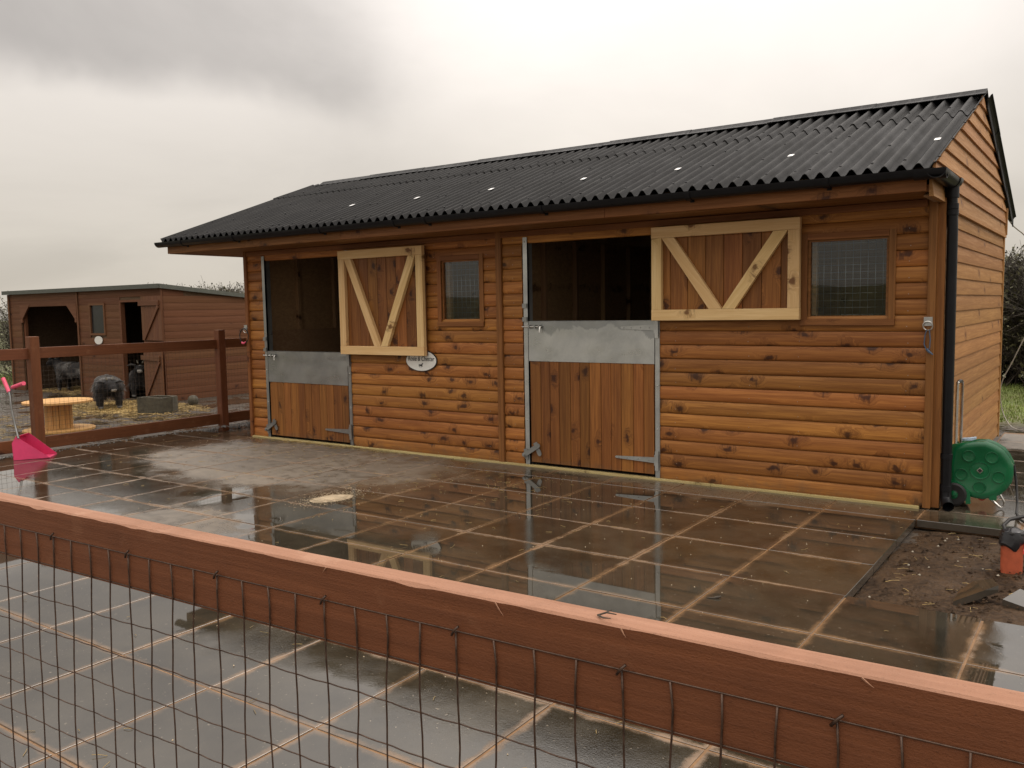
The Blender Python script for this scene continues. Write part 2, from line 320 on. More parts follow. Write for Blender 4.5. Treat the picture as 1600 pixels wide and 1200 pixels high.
# ------------------------------------------------------------------ builders
WMX = {}
class MB:
    def __init__(s): s.v = []; s.f = []; s.sm = []; s.mi = []
    def add(s, vs, fs, smooth=False, mi=0):
        b = len(s.v); s.v += [tuple(x) for x in vs]; s.f += [tuple(i + b for i in f) for f in fs]; s.sm += [smooth] * len(fs); s.mi += [mi] * len(fs); return s
    def box(s, x0, x1, y0, y1, z0, z1, mi=0):
        return s.add([(x, y, z) for x in (x0, x1) for y in (y0, y1) for z in (z0, z1)],
                     [(0, 1, 3, 2), (4, 6, 7, 5), (0, 4, 5, 1), (2, 3, 7, 6), (0, 2, 6, 4), (1, 5, 7, 3)], False, mi)
    def prof(s, pts, L, smooth=False):
        """extrude a (y,z) outline along local X"""
        n = len(pts); v = [(0, y, z) for y, z in pts] + [(L, y, z) for y, z in pts]
        f = [(i, (i + 1) % n, n + (i + 1) % n, n + i) for i in range(n)]
        b = len(s.v); s.add(v, f, smooth); s.f += [tuple(b + i for i in range(n))[::-1], tuple(b + n + i for i in range(n))]; s.sm += [False] * 2; s.mi += [0] * 2
        return s
    def poly(s, pts, axis, a, b):
        """flat outline given thickness along an axis ('x','y' or 'z')"""
        n = len(pts)
        def mk(p, d): return {'x': (d, p[0], p[1]), 'y': (p[0], d, p[1]), 'z': (p[0], p[1], d)}[axis]
        v = [mk(p, a) for p in pts] + [mk(p, b) for p in pts]
        return s.add(v, [(i, (i + 1) % n, n + (i + 1) % n, n + i) for i in range(n)] + [tuple(range(n))[::-1], tuple(range(n, 2 * n))])
    def tube(s, pts, r, n=8, cap=True):
        pts = [Vector(p) for p in pts]; rings = []; prev = None
        rr = r if isinstance(r, (list, tuple)) else [r] * len(pts)
        for i, p in enumerate(pts):
            d = (pts[min(i + 1, len(pts) - 1)] - pts[max(i - 1, 0)]).normalized()
            if prev is None: u = d.orthogonal().normalized()
            else:
                u = prev - d * prev.dot(d); u = u.normalized() if u.length > 1e-6 else d.orthogonal().normalized()
            prev = u; w_ = d.cross(u)
            rings.append([p + (u * math.cos(2 * math.pi * k / n) + w_ * math.sin(2 * math.pi * k / n)) * rr[i] for k in range(n)])
        b = len(s.v); s.v += [tuple(q) for ring in rings for q in ring]
        for i in range(len(pts) - 1):
            for k in range(n):
                s.f.append((b + i * n + k, b + i * n + (k + 1) % n, b + (i + 1) * n + (k + 1) % n, b + (i + 1) * n + k)); s.sm.append(True); s.mi.append(0)
        if cap:
            s.f += [tuple(b + k for k in range(n))[::-1], tuple(b + (len(pts) - 1) * n + k for k in range(n))]; s.sm += [False] * 2; s.mi += [0] * 2
        return s
    def lathe(s, prof, c, ax='z', n=24):
        """prof: (radius, height) pairs"""
        b = len(s.v)
        for r, h in prof:
            for k in range(n):
                a = 2 * math.pi * k / n; p = (r * math.cos(a), r * math.sin(a), h)
                if ax == 'y': p = (p[0], h, p[1])
                elif ax == 'x': p = (h, p[0], p[1])
                s.v.append((p[0] + c[0], p[1] + c[1], p[2] + c[2]))
        for i in range(len(prof) - 1):
            for k in range(n):
                s.f.append((b + i * n + k, b + i * n + (k + 1) % n, b + (i + 1) * n + (k + 1) % n, b + (i + 1) * n + k)); s.sm.append(True); s.mi.append(0)
        return s
    def mesh(s, name):
        m = bpy.data.meshes.new(name); m.from_pydata(s.v, [], s.f)
        m.polygons.foreach_set('use_smooth', s.sm); m.polygons.foreach_set('material_index', s.mi)
        bm = bmesh.new(); bm.from_mesh(m); bmesh.ops.recalc_face_normals(bm, faces=bm.faces); bm.to_mesh(m); bm.free()
        m.update(); return m

def link(name, me, mats, parent=None, mw=None):
    o = bpy.data.objects.new(name, me); COL.objects.link(o)
    mats = mats if isinstance(mats, (list, tuple)) else [mats]
    if me is not None and len(me.materials) == 0:
        for m_ in mats: me.materials.append(M[m_] if isinstance(m_, str) else m_)
    mw = mw if mw is not None else Matrix.Identity(4)
    if parent is not None:
        o.parent = parent; o.matrix_basis = WMX[parent.name].inverted() @ mw
    else: o.matrix_basis = mw
    WMX[o.name] = mw.copy(); return o
def part(mb, name, mat, parent=None, at=None, rot=None, sharp=35):
    """link one mesh whose builder coordinates are world coordinates, its origin put at `at`"""
    me = mb.mesh(name)
    if sharp: me.set_sharp_from_angle(angle=R(sharp))
    if at is None:
        n = max(1, len(me.vertices)); c = Vector((0, 0, 0))
        for v in me.vertices: c += v.co
        at = c / n
    me.transform(Matrix.Translation(-Vector(at)))
    mw = Matrix.Translation(at)
    return link(name, me, mat, parent, mw)
def local(mb, name, mat, parent, mw, sharp=35):
    me = mb.mesh(name)
    if sharp: me.set_sharp_from_angle(angle=R(sharp))
    return link(name, me, mat, parent, mw)
def tag(o, label=None, cat=None, group=None, kind=None):
    if label: o['label'] = label
    if cat: o['category'] = cat
    if group: o['group'] = group
    if kind: o['kind'] = kind
    return o
def thing(name, loc, label, cat, group=None):
    o = link(name, None, [], None, Matrix.Translation(loc)); o.empty_display_size = .1
    return tag(o, label, cat, group)
def frame(ex, ey, ez, o):
    ex, ey, ez = Vector(ex), Vector(ey), Vector(ez)
    return Matrix(((ex.x, ey.x, ez.x, o[0]), (ex.y, ey.y, ez.y, o[1]), (ex.z, ey.z, ez.z, o[2]), (0, 0, 0, 1)))
_cache = {}
def chamf(w, h, c=.003):
    w, h = w / 2, h / 2; c = min(c, w * .4, h * .4)
    return [(-w + c, -h), (w - c, -h), (w, -h + c), (w, h - c), (w - c, h), (-w + c, h), (-w, h - c), (-w, -h + c)]
def stick(name, p0, p1, w, t_, mat, parent=None, facing=(0, -1, 0), c=.003):
    """a sawn length of timber or bar from p0 to p1: w across, t_ deep along `facing`"""
    p0, p1 = Vector(p0), Vector(p1); d = p1 - p0; L = d.length; ex = d.normalized(); ey = Vector(facing); ey = (ey - ex * ey.dot(ex)).normalized(); ez = ex.cross(ey)
    key = (round(L, 3), round(w, 4), round(t_, 4), mat)
    if key not in _cache:
        me = MB().prof(chamf(t_, w, c), L).mesh(name); me.materials.append(M[mat]); _cache[key] = me
    return link(name, _cache[key], [], parent, frame(ex, ey, ez, p0))
LOG = [(.0, .0), (-.010, .0008), (-.0175, .005), (-.0210, .018), (-.0225, .038), (-.0215, .062), (-.0185, .084), (-.0140, .1), (-.0095, .109), (.0, .111)]
def fea(h, d=.022): return [(0, 0), (-d + .001, 0), (-d, .003), (-.009, h), (0, h)]
def clad(name, x0, x1, org, ex, ey, prof, mat, parent, key):
    """board of a given outline; org + ex*x0 .. ex*x1, its face towards -ey"""
    L = round(x1 - x0, 3); k = ('clad', key, L, mat)
    if k not in _cache:
        me = MB().prof(prof, L, key == 'log').mesh(name); me.set_sharp_from_angle(angle=R(50)); me.materials.append(M[mat]); _cache[k] = me
    return link(name, _cache[k], [], parent, frame(ex, ey, (0, 0, 1), Vector(org) + Vector(ex) * x0))

# ================================================================== THE SETTING
gm = MB(); gm.add([(-300, -300, -.07), (300, -300, -.07), (300, 300, -.07), (-300, 300, -.07)], [(0, 1, 2, 3)])
tag(part(gm, 'ground', 'ground'), kind='structure')
# paving: bed of sand with one slab after the other
PX = .592; X0 = 7.164; Y0 = -.39
bed = MB()
bed.box(-1.11, X0 - .03, -8.0, -.03, -.06, -.0035); bed.box(X0 - .0299, 10.6, -8.0, -2.19, -.06, -.0035); bed.box(X0 - .0115, 10.6, -.36, -.03, -.06, -.0037).box(7.24, 10.6, -.0299, 4.2, -.06, -.0035)
paving = part(bed, 'patio', 'joint', at=(0, 0, 0)); tag(paving, kind='structure')
def slabmesh(sx, sy):
    k = ('slab', round(sx, 3), round(sy, 3))
    if k not in _cache:
        a, b = sx / 2, sy / 2; m = MB(); c = .0014
        ring = lambda a, b, z: [(-a, -b, z), (a, -b, z), (a, b, z), (-a, b, z)]
        v = ring(a, b, -.045) + ring(a, b, -c) + ring(a - c, b - c, 0)
        f = [(i, (i + 1) % 4, 4 + (i + 1) % 4, 4 + i) for i in range(4)] + [(4 + i, 4 + (i + 1) % 4, 8 + (i + 1) % 4, 8 + i) for i in range(4)] + [(8, 9, 10, 11), (3, 2, 1, 0)]
        m.add(v, f); me = m.mesh('slab'); me.materials.append(M['slab']); _cache[k] = me
    return _cache[k]
def slab(x0, x1, y0, y1):
    g = .0055; cx, cy = (x0 + x1) / 2, (y0 + y1) / 2
    mw = Matrix.Translation((cx, cy, random.uniform(-.0014, .0010))) @ Matrix.Rotation(random.uniform(-.0026, .0026), 4, 'X') @ Matrix.Rotation(random.uniform(-.0026, .0026), 4, 'Y') @ Matrix.Rotation(random.uniform(-.003, .003), 4, 'Z')
    link('slab', slabmesh(x1 - x0 - 2 * g, y1 - y0 - 2 * g), [], paving, mw)
for k in range(14):
    x1 = X0 - PX * k; x0 = x1 - PX
    slab(x0, x1, Y0, -.035)
    for j in range(12): slab(x0, x1, Y0 - PX * (j + 1), Y0 - PX * j)
for k in range(5):
    x0 = X0 + PX * k; x1 = x0 + PX
    slab(x0, x1, Y0, -.035)
    for j in range(3, 11): slab(x0, x1, Y0 - PX * (j + 1), Y0 - PX * j)
    for j in range(7): slab(max(x0, 7.245), x1, -.035 + PX * j, -.035 + PX * (j + 1))
# bare soil left open in the paving
sm_ = MB(); nx, ny = 90, 64; vs = []
for i in range(nx + 1):
    for j in range(ny + 1):
        x = 7.155 + (10.4 - 7.155) * i / nx; y = -2.175 + (-.38 + 2.175) * j / ny
        e = min(x - 7.155, y + 2.175, -.38 - y, .25) / .25
        z = -.052 + .020 * noise.noise((x * 2.2, y * 2.2, 1)) + .013 * noise.noise((x * 8, y * 8, 4)) + .007 * noise.noise((x * 22, y * 22, 2)) - .012 * (1 - e)
        if y < -1.75: z += .03 * min(1, (-1.75 - y) / .2) * max(0, min(1, (x - 7.3) / .2))
        vs.append((x, y, z))
sm_.add(vs, [(i * (ny + 1) + j, (i + 1) * (ny + 1) + j, (i + 1) * (ny + 1) + j + 1, i * (ny + 1) + j + 1) for i in range(nx) for j in range(ny)], True)
tag(part(sm_, 'bare_soil_ground', 'soil', sharp=0), kind='structure')

# ================================================================== THE STABLE
ST = thing('stable', (3.6, 1.9, 0), 'long golden stained timber stable with two half doors under a black corrugated roof', 'stable')
LX, D = 7.2, 3.77; ZB = .005; PIT = .111
D1 = (.345, 1.60); D2 = (3.885, 5.115); DT = 2.055
W1 = (2.885, 3.345, 1.315, 1.89); W2 = (6.335, 6.89, 1.315, 1.885)
for k in range(19):
    z = ZB + PIT * k; zc = z + PIT / 2; cuts = []
    if zc < DT: cuts += [(D1[0] - .05, D1[1] + .045), (D2[0] - .07, D2[1] + .045)]
    for W in (W1, W2):
        if W[2] - .03 < zc < W[3] + .03: cuts.append((W[0] - .02, W[1] + .02))
    for a, b in ((.045, 3.535), (3.605, 7.14)):
        xs = a
        for c0, c1 in sorted(cuts):
            if c1 < a or c0 > b: continue
            if c0 > xs + .01: clad('board', xs, c0, (0, 0, z), (1, 0, 0), (0, 1, 0), LOG, 'clad', ST, 'log')
            xs = c1
        if b > xs + .01: clad('board', xs, b, (0, 0, z), (1, 0, 0), (0, 1, 0), LOG, 'clad', ST, 'log')
nb = MB()
for sx_ in (.2, 1.72, 2.3, 2.8, 3.43, 3.72, 5.3, 5.9, 6.28, 7.02):
    for k in range(19):
        zc = ZB + PIT * (k + .30); inside = any(W[0] - .06 < sx_ < W[1] + .06 and W[2] - .07 < zc < W[3] + .07 for W in (W1, W2))
        if not inside and not (D1[0] - .06 < sx_ < D1[1] + .06 and zc < DT) and not (D2[0] - .08 < sx_ < D2[1] + .06 and zc < DT):
            nb.lathe([(.0, -.0236), (.0028, -.0232), (.0032, -.0215)], (sx_ + random.uniform(-.008, .008), 0, zc + random.uniform(-.006, .006)), 'y', 6)
tag(part(nb, 'nail_head', 'galvdark', ST), kind='stuff')
# trims of the front
stick('corner_trim', (.022, -.022, .005), (.022, -.022, 2.12), .046, .05, 'trim', ST)
stick('centre_trim', (3.57, -.02, .0), (3.57, -.02, 2.12), .062, .045, 'trim', ST)
stick('corner_trim', (7.166, -.021, .01), (7.166, -.021, 2.12), .05, .052, 'trim', ST)
stick('corner_trim', (7.214, .018, .01), (7.214, .018, 2.12), .05, .036, 'trim', ST)
for a, b in ((.03, 1.0), (1.004, 3.1), (3.104, 5.6), (5.604, 7.12)):
    stick('sole_timber', (a, -.022, .0), (b, -.022, .0), .034, .05, 'sole', ST, c=.002)
# inner lining so that no light leaks between boards
part(MB().box(.03, D1[0] - .05, .006, .03, 0, 2.14).box(D1[1] + .045, W1[0] - .02, .006, .03, 0, 2.14).box(W1[1] + .02, D2[0] - .07, .006, .03, 0, 2.14)
     .box(W1[0] - .02, W1[1] + .02, .006, .03, 0, W1[2] - .03).box(W1[0] - .02, W1[1] + .02, .006, .03, W1[3] + .03, 2.14)
     .box(D2[1] + .045, W2[0] - .02, .006, .03, 0, 2.14).box(W2[1] + .02, 7.18, .006, .03, 0, 2.14).box(W2[0] - .02, W2[1] + .02, .006, .03, 0, W2[2] - .03).box(W2[0] - .02, W2[1] + .02, .006, .03, W2[3] + .03, 2.14)
     .box(D1[0] - .05, D1[1] + .045, .006, .03, DT, 2.14).box(D2[0] - .07, D2[1] + .045, .006, .03, DT, 2.14), 'inner_lining', 'inner', ST)
# side wall, gable, other walls
SP = .1205
for k in range(17):
    clad('board', .04, D, (LX, 0, .03 + SP * k), (0, 1, 0), (-1, 0, 0), fea(SP), 'side', ST, 'side')
def roofz(y): return 2.275 + .36 * (y + .5) if y < 1.884 else 2.275 + .36 * (2.384 - (y - 1.884))
GP = .1165; z = 2.085
part(MB().box(LX + .018, LX + .04, .06, D, 2.06, 2.086), 'drip_board', 'side', ST)
k = 0
while True:
    z0 = 2.088 + GP * k; z1 = z0 + GP
    ya = -.45 if z0 < 2.25 else 1.884 - (roofz(1.884) - .02 - z0) / .36
    yb = D + .02 if z0 < 2.28 else 1.884 + (roofz(1.884) - .02 - z0) / .36
    ya = max(-.45, ya); yb = min(D + .02, yb)
    ya2 = max(-.45, 1.884 - (roofz(1.884) - .03 - z1) / .36); yb2 = min(D + .02, 1.884 + (roofz(1.884) - .03 - z1) / .36)
    if yb - ya < .15: break
    if yb2 - ya2 < 0: ya2 = yb2 = 1.884; 
    b = MB(); xo = LX + .034; xi = LX + .004; xt = LX + .016
    ya0 = min(ya, ya2); yb0 = max(yb, yb2)
    b.add([(xi, ya0, z0), (xo, ya0, z0), (xo, yb0, z0), (xi, yb0, z0), (xi, ya2, z1), (xt, ya2, z1), (xt, yb2, z1), (xi, yb2, z1)],
          [(0, 3, 2, 1), (4, 5, 6, 7), (0, 1, 5, 4), (1, 2, 6, 5), (2, 3, 7, 6), (3, 0, 4, 7)])
    me = b.mesh('board'); rotm = frame((0, 1, 0), (-1, 0, 0), (0, 0, 1), (xi, ya0, z0)); me.transform(rotm.inverted())
    link('board', me, 'side', ST, rotm); k += 1
part(MB().poly([(-.44, 2.09), (4.0, 2.09), (1.884, 3.0), (1.7, 3.0)], 'x', LX - .03, LX), 'gable_backing', 'inner', ST)
part(MB().box(LX - .03, LX - .002, .03, D, 0, 2.12), 'side_lining', 'inner', ST)
for k in range(17):
    clad('board', 0, D, (0, D, .03 + SP * k), (0, -1, 0), (1, 0, 0), fea(SP), 'side', ST, 'side')
    clad('board', 0, LX, (LX, D, .03 + SP * k), (-1, 0, 0), (0, -1, 0), fea(SP), 'side', ST, 'side')
part(MB().box(.002, .03, .03, D - .03, 0, 2.12), 'side_lining', 'inner', ST)
part(MB().box(.0, LX, D - .03, D - .002, 0, 2.12), 'rear_lining', 'inner', ST)
part(MB().box(-.8, LX, D - .06, D - .03, 2.10, 2.43).box(-.8, LX, 4.1, 4.12, 2.1, 2.24), 'rear_lining', 'inner', ST)
part(MB().box(.0, LX - .03, D - .03, 4.1, 2.105, 2.117), 'soffit', 'trim', ST)
part(MB().poly([(-.44, 2.13), (4.2, 2.13), (4.2, 2.27), (1.884, 3.1), (-.44, 2.27)], 'x', -.83, -.80), 'gable_panel', 'side', ST)
part(MB().box(3.52, 3.56, .03, D - .03, 0, 2.12), 'partition', 'inner', ST)
part(MB().box(.03, 7.17, .03, D - .03, -.02, .012), 'inner_floor', 'concrete', ST)
for x in (.5, 1.05, 1.7, 2.4, 3.0, 4.2, 4.9, 5.6, 6.3, 6.9):
    stick('stud', (x, D - .055, 0), (x, D - .055, 2.1), .048, .05, 'inner', ST)
for y in (.7, 1.3, 1.9, 2.5, 3.1):
    stick('stud', (.056, y, 0), (.056, y, 2.1), .048, .05, 'inner', ST, facing=(1, 0, 0))
    stick('stud', (3.59, y, 0), (3.59, y, 2.1), .048, .05, 'inner', ST, facing=(1, 0, 0))
for a, b in ((.1, 3.5), (3.63, 7.1)):
    part(MB().box(a, b, D - .092, D - .082, 0, 1.22), 'kick_board', 'inner', ST)
part(MB().box(.083, .095, .1, D - .1, 0, 1.22), 'kick_board', 'inner', ST)
stick('corner_trim', (7.214, D - .01, .01), (7.214, D - .01, 2.08), .03, .04, 'side', ST)
stick('corner_trim', (7.228, D + .03, 2.09), (7.228, D + .03, 2.36), .03, .05, 'side', ST)
# eaves: soffit and fascia
part(MB().box(-.79, 7.19, -.445, -.0, 2.118, 2.132), 'soffit', 'trim', ST, at=(-.79, -.2, 2.125))
part(MB().box(-.79, -.01, .0, 4.15, 2.118, 2.132), 'soffit', 'trim', ST, at=(-.79, 0, 2.125))
for a, b in ((-.80, 2.0), (2.003, 4.9), (4.903, 7.19)):
    stick('fascia_board', (a, -.455, 2.185), (b, -.455, 2.185), .13, .02, 'trim', ST)
stick('end_fascia', (7.20, -.44, 2.14), (7.20, -.0, 2.14), .045, .02, 'trim', ST, facing=(1, 0, 0))
stick('wall_plate', (.05, -.03, 2.09), (7.13, -.03, 2.09), .05, .02, 'trim', ST)
# roof sheets
def sheet(x0, ncor, y0, y1, lift, name='roof_sheet', front=True, flat_edge=False):
    b = MB(); per = 8; n = ncor * per; rows = [0, .25, .5, .75, 1]; v = []
    for th in (0, -.005):
        for r_ in rows:
            y = y0 + (y1 - y0) * r_
            for i in range(n + 1):
                x = x0 + i * .1 / per; a = math.cos(2 * math.pi * (i / per) - .0) 
                a = (abs(a) ** .9) * (1 if a > 0 else -1)
                zz_ = roofz(y) + lift + th + .0245 * a + .0015 * math.sin(x * 5.1 + r_ * 4)
                v.append((x, y, zz_))
    m_ = n + 1; L = len(rows) * m_; f = []
    for r_ in range(len(rows) - 1):
        for i in range(n):
            q = (r_ * m_ + i, r_ * m_ + i + 1, (r_ + 1) * m_ + i + 1, (r_ + 1) * m_ + i); f.append(q); f.append(tuple(L + t_ for t_ in q[::-1]))
    for i in range(n):
        f.append((i, L + i, L + i + 1, i + 1)); e = (len(rows) - 1) * m_; f.append((e + i, e + i + 1, L + e + i + 1, L + e + i))
    for r_ in range(len(rows) - 1):
        a, c = r_ * m_, (r_ + 1) * m_; f.append((a, c, L + c, L + a)); f.append((a + n, L + a + n, L + c + n, c + n))
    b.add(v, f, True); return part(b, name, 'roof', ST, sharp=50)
XS = [-.85 + .9 * i for i in range(9)]
labels_x = (1.57, 2.44, 3.40, 4.35, 5.27, 6.17, 7.157)
ridge_y = 1.884
for i, x in enumerate(XS):
    up = (i % 2) * .0015
    s1 = sheet(x, 9, -.52, 1.22, .0 + i * .0002)
    s2 = sheet(x, 9, 1.14, 1.84, .010 + i * .0002)
    r1 = sheet(x + .03, 9, 4.24, 2.5, .0); r2 = sheet(x + .03, 9, 2.58, 1.93, .010)
    # fixings on the crests
    fx = MB()
    for y in (-.40, .12, .64):
        for c in range(0, 9, 2 if y < 0 else 4):
            px_ = x + .1 * (c + 1) - (0 if y > 0 else .0); zt = roofz(y) + .0247
            fx.lathe([(.010, zt - .003), (.009, zt + .003), (.004, zt + .006), (.0005, zt + .007)], (px_, y, 0), n=8)
    tag(part(fx, 'fixing', 'black', s1), kind='stuff')
    fx = MB()
    for c in range(0, 9, 3):
        y = 1.3; zt = roofz(y) + .0347; fx.lathe([(.010, zt - .003), (.009, zt + .003), (.004, zt + .006), (.0005, zt + .007)], (x + .1 * (c + 1), y, 0), n=8)
    tag(part(fx, 'fixing', 'black', s2), kind='stuff')
for lx in labels_x:
    y = .14 + random.uniform(-.02, .04); cx = round((lx + .85) / .1) * .1 - .85
    b = MB(); zt = roofz(y) + .0263; 
    b.add([(cx - .019, y - .03, zt - .0108 - .001), (cx + .019, y - .03, zt - .0108 - .001), (cx + .019, y + .03, zt + .0108 - .001), (cx - .019, y + .03, zt + .0108 - .001),
           (cx - .019, y - .03, zt - .0108 + .001), (cx + .019, y - .03, zt - .0108 + .001), (cx + .019, y + .03, zt + .0108 + .001), (cx - .019, y + .03, zt + .0108 + .001)],
          [(0, 3, 2, 1), (4, 5, 6, 7), (0, 1, 5, 4), (1, 2, 6, 5), (2, 3, 7, 6), (3, 0, 4, 7)])
    part(b, 'sheet_label', 'label', ST)
# ridge caps: overlapping folded pieces
rx = -.70
for i in range(9):
    xa = rx + i * .878; xb = min(xa + .93, 7.245); lift = .004 * (i % 2) + .0015 * i
    b = MB(); top = 3.178 + lift; pts = []
    def wing(sy):
        return [(ridge_y + sy * .0, top), (ridge_y + sy * .085, top - .052), (ridge_y + sy * .115, top - .060), (ridge_y + sy * .135, top - .055), (ridge_y + sy * .19, top - .075)]
    o_ = wing(-1)[::-1] + wing(1)[1:]; inn = [(y, z_ - .007) for y, z_ in o_][::-1]
    out = o_ + inn; n = len(out); v = [(xa, y, z_) for y, z_ in out] + [(xb, y, z_) for y, z_ in out]
    b.add(v, [(q, (q + 1) % n, n + (q + 1) % n, n + q) for q in range(n)])
    h = n // 2
    for q in range(h - 1):
        b.add([v[q], v[q + 1], v[n - 2 - q], v[n - 1 - q]], [(0, 1, 2, 3)]); b.add([v[n + q], v[n + q + 1], v[2 * n - 2 - q], v[2 * n - 1 - q]], [(3, 2, 1, 0)])
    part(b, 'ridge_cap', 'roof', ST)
# black verge on the rear slope and front slope's thin edge
for i, (ya, yb) in enumerate(((1.95, 2.72), (2.70, 3.5), (3.48, 4.26))):
    b = MB(); o = .004 * i
    b.poly([(ya, roofz(ya) + .03), (yb, roofz(yb) + .03), (yb, roofz(yb) - .075), (ya, roofz(ya) - .075)], 'x', 7.236 + o, 7.246 + o)
    part(b, 'verge_strip', 'verge', ST)
part(MB().poly([(-.45, roofz(-.45) - .02), (1.88, roofz(1.88) - .02), (1.88, roofz(1.88) - .055), (-.45, roofz(-.45) - .055)], 'x', 7.12, 7.19), 'verge_rafter', 'trim', ST)
for x in (-.6, .4, 1.4, 2.4, 3.4, 4.4, 5.4, 6.4):
    b = MB(); b.poly([(-.44, roofz(-.44) - .03), (1.88, roofz(1.88) - .03), (1.88, roofz(1.88) - .12), (.0, roofz(0) - .12), (-.44, 2.14)], 'x', x, x + .045); part(b, 'rafter', 'inner', ST)

# gutter and downpipe (fixed to the stable: parts)
def halfpipe(b, p0, p1, r, t_=.004, seg=10, up=(0, 0, 1)):
    p0, p1 = Vector(p0), Vector(p1); d = (p1 - p0).normalized(); s_ = d.cross(Vector(up)).normalized(); u = Vector(up); v = []
    for p in (p0, p1):
        for rr in (r, r - t_):
            for k in range(seg + 1):
                a = math.pi + math.pi * k / seg; v.append(p + s_ * math.cos(a) * rr + u * math.sin(a) * rr)
    m_ = seg + 1; f = []
    for k in range(seg):
        f.append((k, k + 1, 2 * m_ + k + 1, 2 * m_ + k)); f.append((m_ + k, 3 * m_ + k, 3 * m_ + k + 1, m_ + k + 1))
        f.append((k, m_ + k, m_ + k + 1, k + 1)); f.append((2 * m_ + k, 2 * m_ + k + 1, 3 * m_ + k + 1, 3 * m_ + k))
    f.append((0, 2 * m_, 3 * m_, m_)); f.append((m_ - 1, 2 * m_ - 1, 4 * m_ - 1, 3 * m_ - 1)); b.add(v, f, True)
GZ = 2.246; GY = -.522
b = MB(); halfpipe(b, (-.88, GY, GZ), (7.25, GY, GZ), .056); gut = part(b, 'gutter', 'black', ST)
b = MB(); halfpipe(b, (7.262, -.575, GZ - .004), (7.262, .03, GZ - .012), .058); halfpipe(b, (7.13, GY, GZ - .003), (7.315, GY, GZ - .003), .0605); part(b, 'gutter_corner', 'black', ST)
b = MB(); halfpipe(b, (7.262, -.03, GZ - .006), (7.262, .075, GZ - .006), .066)
b.poly([(7.196 + .132 * k / 8, GZ - .01 - .064 * math.sin(math.pi * k / 8)) for k in range(9)], 'y', .07, .078)
b.lathe([(.044, GZ - .05), (.044, GZ - .13)], (7.266, .03, 0), n=16); part(b, 'gutter_outlet', 'black', ST)
for x in (-.84,): 
    part(MB().poly([(GY + .056 * math.cos(math.pi + math.pi * k / 8), GZ + .056 * math.sin(math.pi + math.pi * k / 8)) for k in range(9)], 'x', -.885, -.878), 'gutter_end', 'black', ST)
for x in (-.41, .49, 1.8, 2.77, 3.14, 4.37, 5.63, 6.6):
    b = MB(); halfpipe(b, (x - .02, GY, GZ), (x + .02, GY, GZ), .062, .006); b.box(x - .015, x + .015, GY + .05, -.465, GZ - .07, GZ - .0); part(b, 'gutter_bracket', 'black', ST)
dx, dy = 7.275, .028
part(MB().tube([(7.266, .03, 2.13), (7.27, .03, 2.05), (dx, dy, 1.9), (dx, dy, .16)], .034, 18), 'downpipe', 'black', ST)
for z_ in (2.06, 2.02, .15): part(MB().lathe([(.034, z_ - .02), (.0395, z_ - .018), (.0395, z_ + .018), (.034, z_ + .02)], (dx - (.004 if z_ > 1 else 0), dy, 0), n=18), 'pipe_collar', 'black', ST)
part(MB().tube([(dx, dy, .15), (dx, dy, .085), (dx + .01, dy - .02, .055), (dx + .03, dy - .075, .035)], .037, 18, False), 'pipe_shoe', 'black', ST)
b = MB(); b.box(dx - .075, dx - .03, dy - .018, dy + .018, .36, .38); b.lathe([(.0345, .352), (.039, .353), (.039, .387), (.0345, .388)], (dx, dy, 0), n=18); part(b, 'pipe_clip', 'black', ST)

# ---- windows
def window(W, name='window'):
    x0, x1, z0, z1 = W
    w_ = part(MB().box(x0, x0 + .018, -.012, .03, z0, z1).box(x1 - .018, x1, -.012, .03, z0, z1).box(x0 + .018, x1 - .018, -.012, .03, z0, z0 + .016).box(x0 + .018, x1 - .018, -.012, .03, z1 - .014, z1), 'window', 'trim', ST)
    t_ = .046
    stick('frame', (x1 + t_ / 2, -.026, z0 - t_), (x1 + t_ / 2, -.026, z1 + t_), t_, .016, 'trim', w_)
    stick('frame', (x0 - t_ / 2, -.026, z0 - t_), (x0 - t_ / 2, -.026, z1 + t_), t_, .016, 'trim', w_)
    stick('frame', (x0, -.026, z1 + t_ / 2), (x1, -.026, z1 + t_ / 2), t_, .016, 'trim', w_)
    stick('sill', (x0 - t_, -.030, z0 - t_ / 2 - .002), (x1 + t_, -.030, z0 - t_ / 2 - .002), t_, .024, 'trim', w_)
    part(MB().box(x0 + .016, x1 - .016, .004, .008, z0 + .014, z1 - .012), 'pane', 'glass', w_)
    g = MB(); s_ = .0508; n = int((x1 - x0 - .06) / s_); xa = x0 + .05
    while xa < x1 - .02: g.tube([(xa, .035, z0), (xa, .035, z1)], .0014, 4); xa += s_
    za = z0 + .03
    while za < z1 - .01: g.tube([(x0 + .01, .0375, za), (x1 - .01, .0375, za)], .0014, 4); za += s_
    tag(part(g, 'wire_grille', 'steel', w_, sharp=0), kind='stuff')
    part(MB().box(x0 - .02, x0 + .05, .048, .09, z0 - .03, z1 + .03), 'inner_post', 'inner', w_)
window(W1); window(W2)

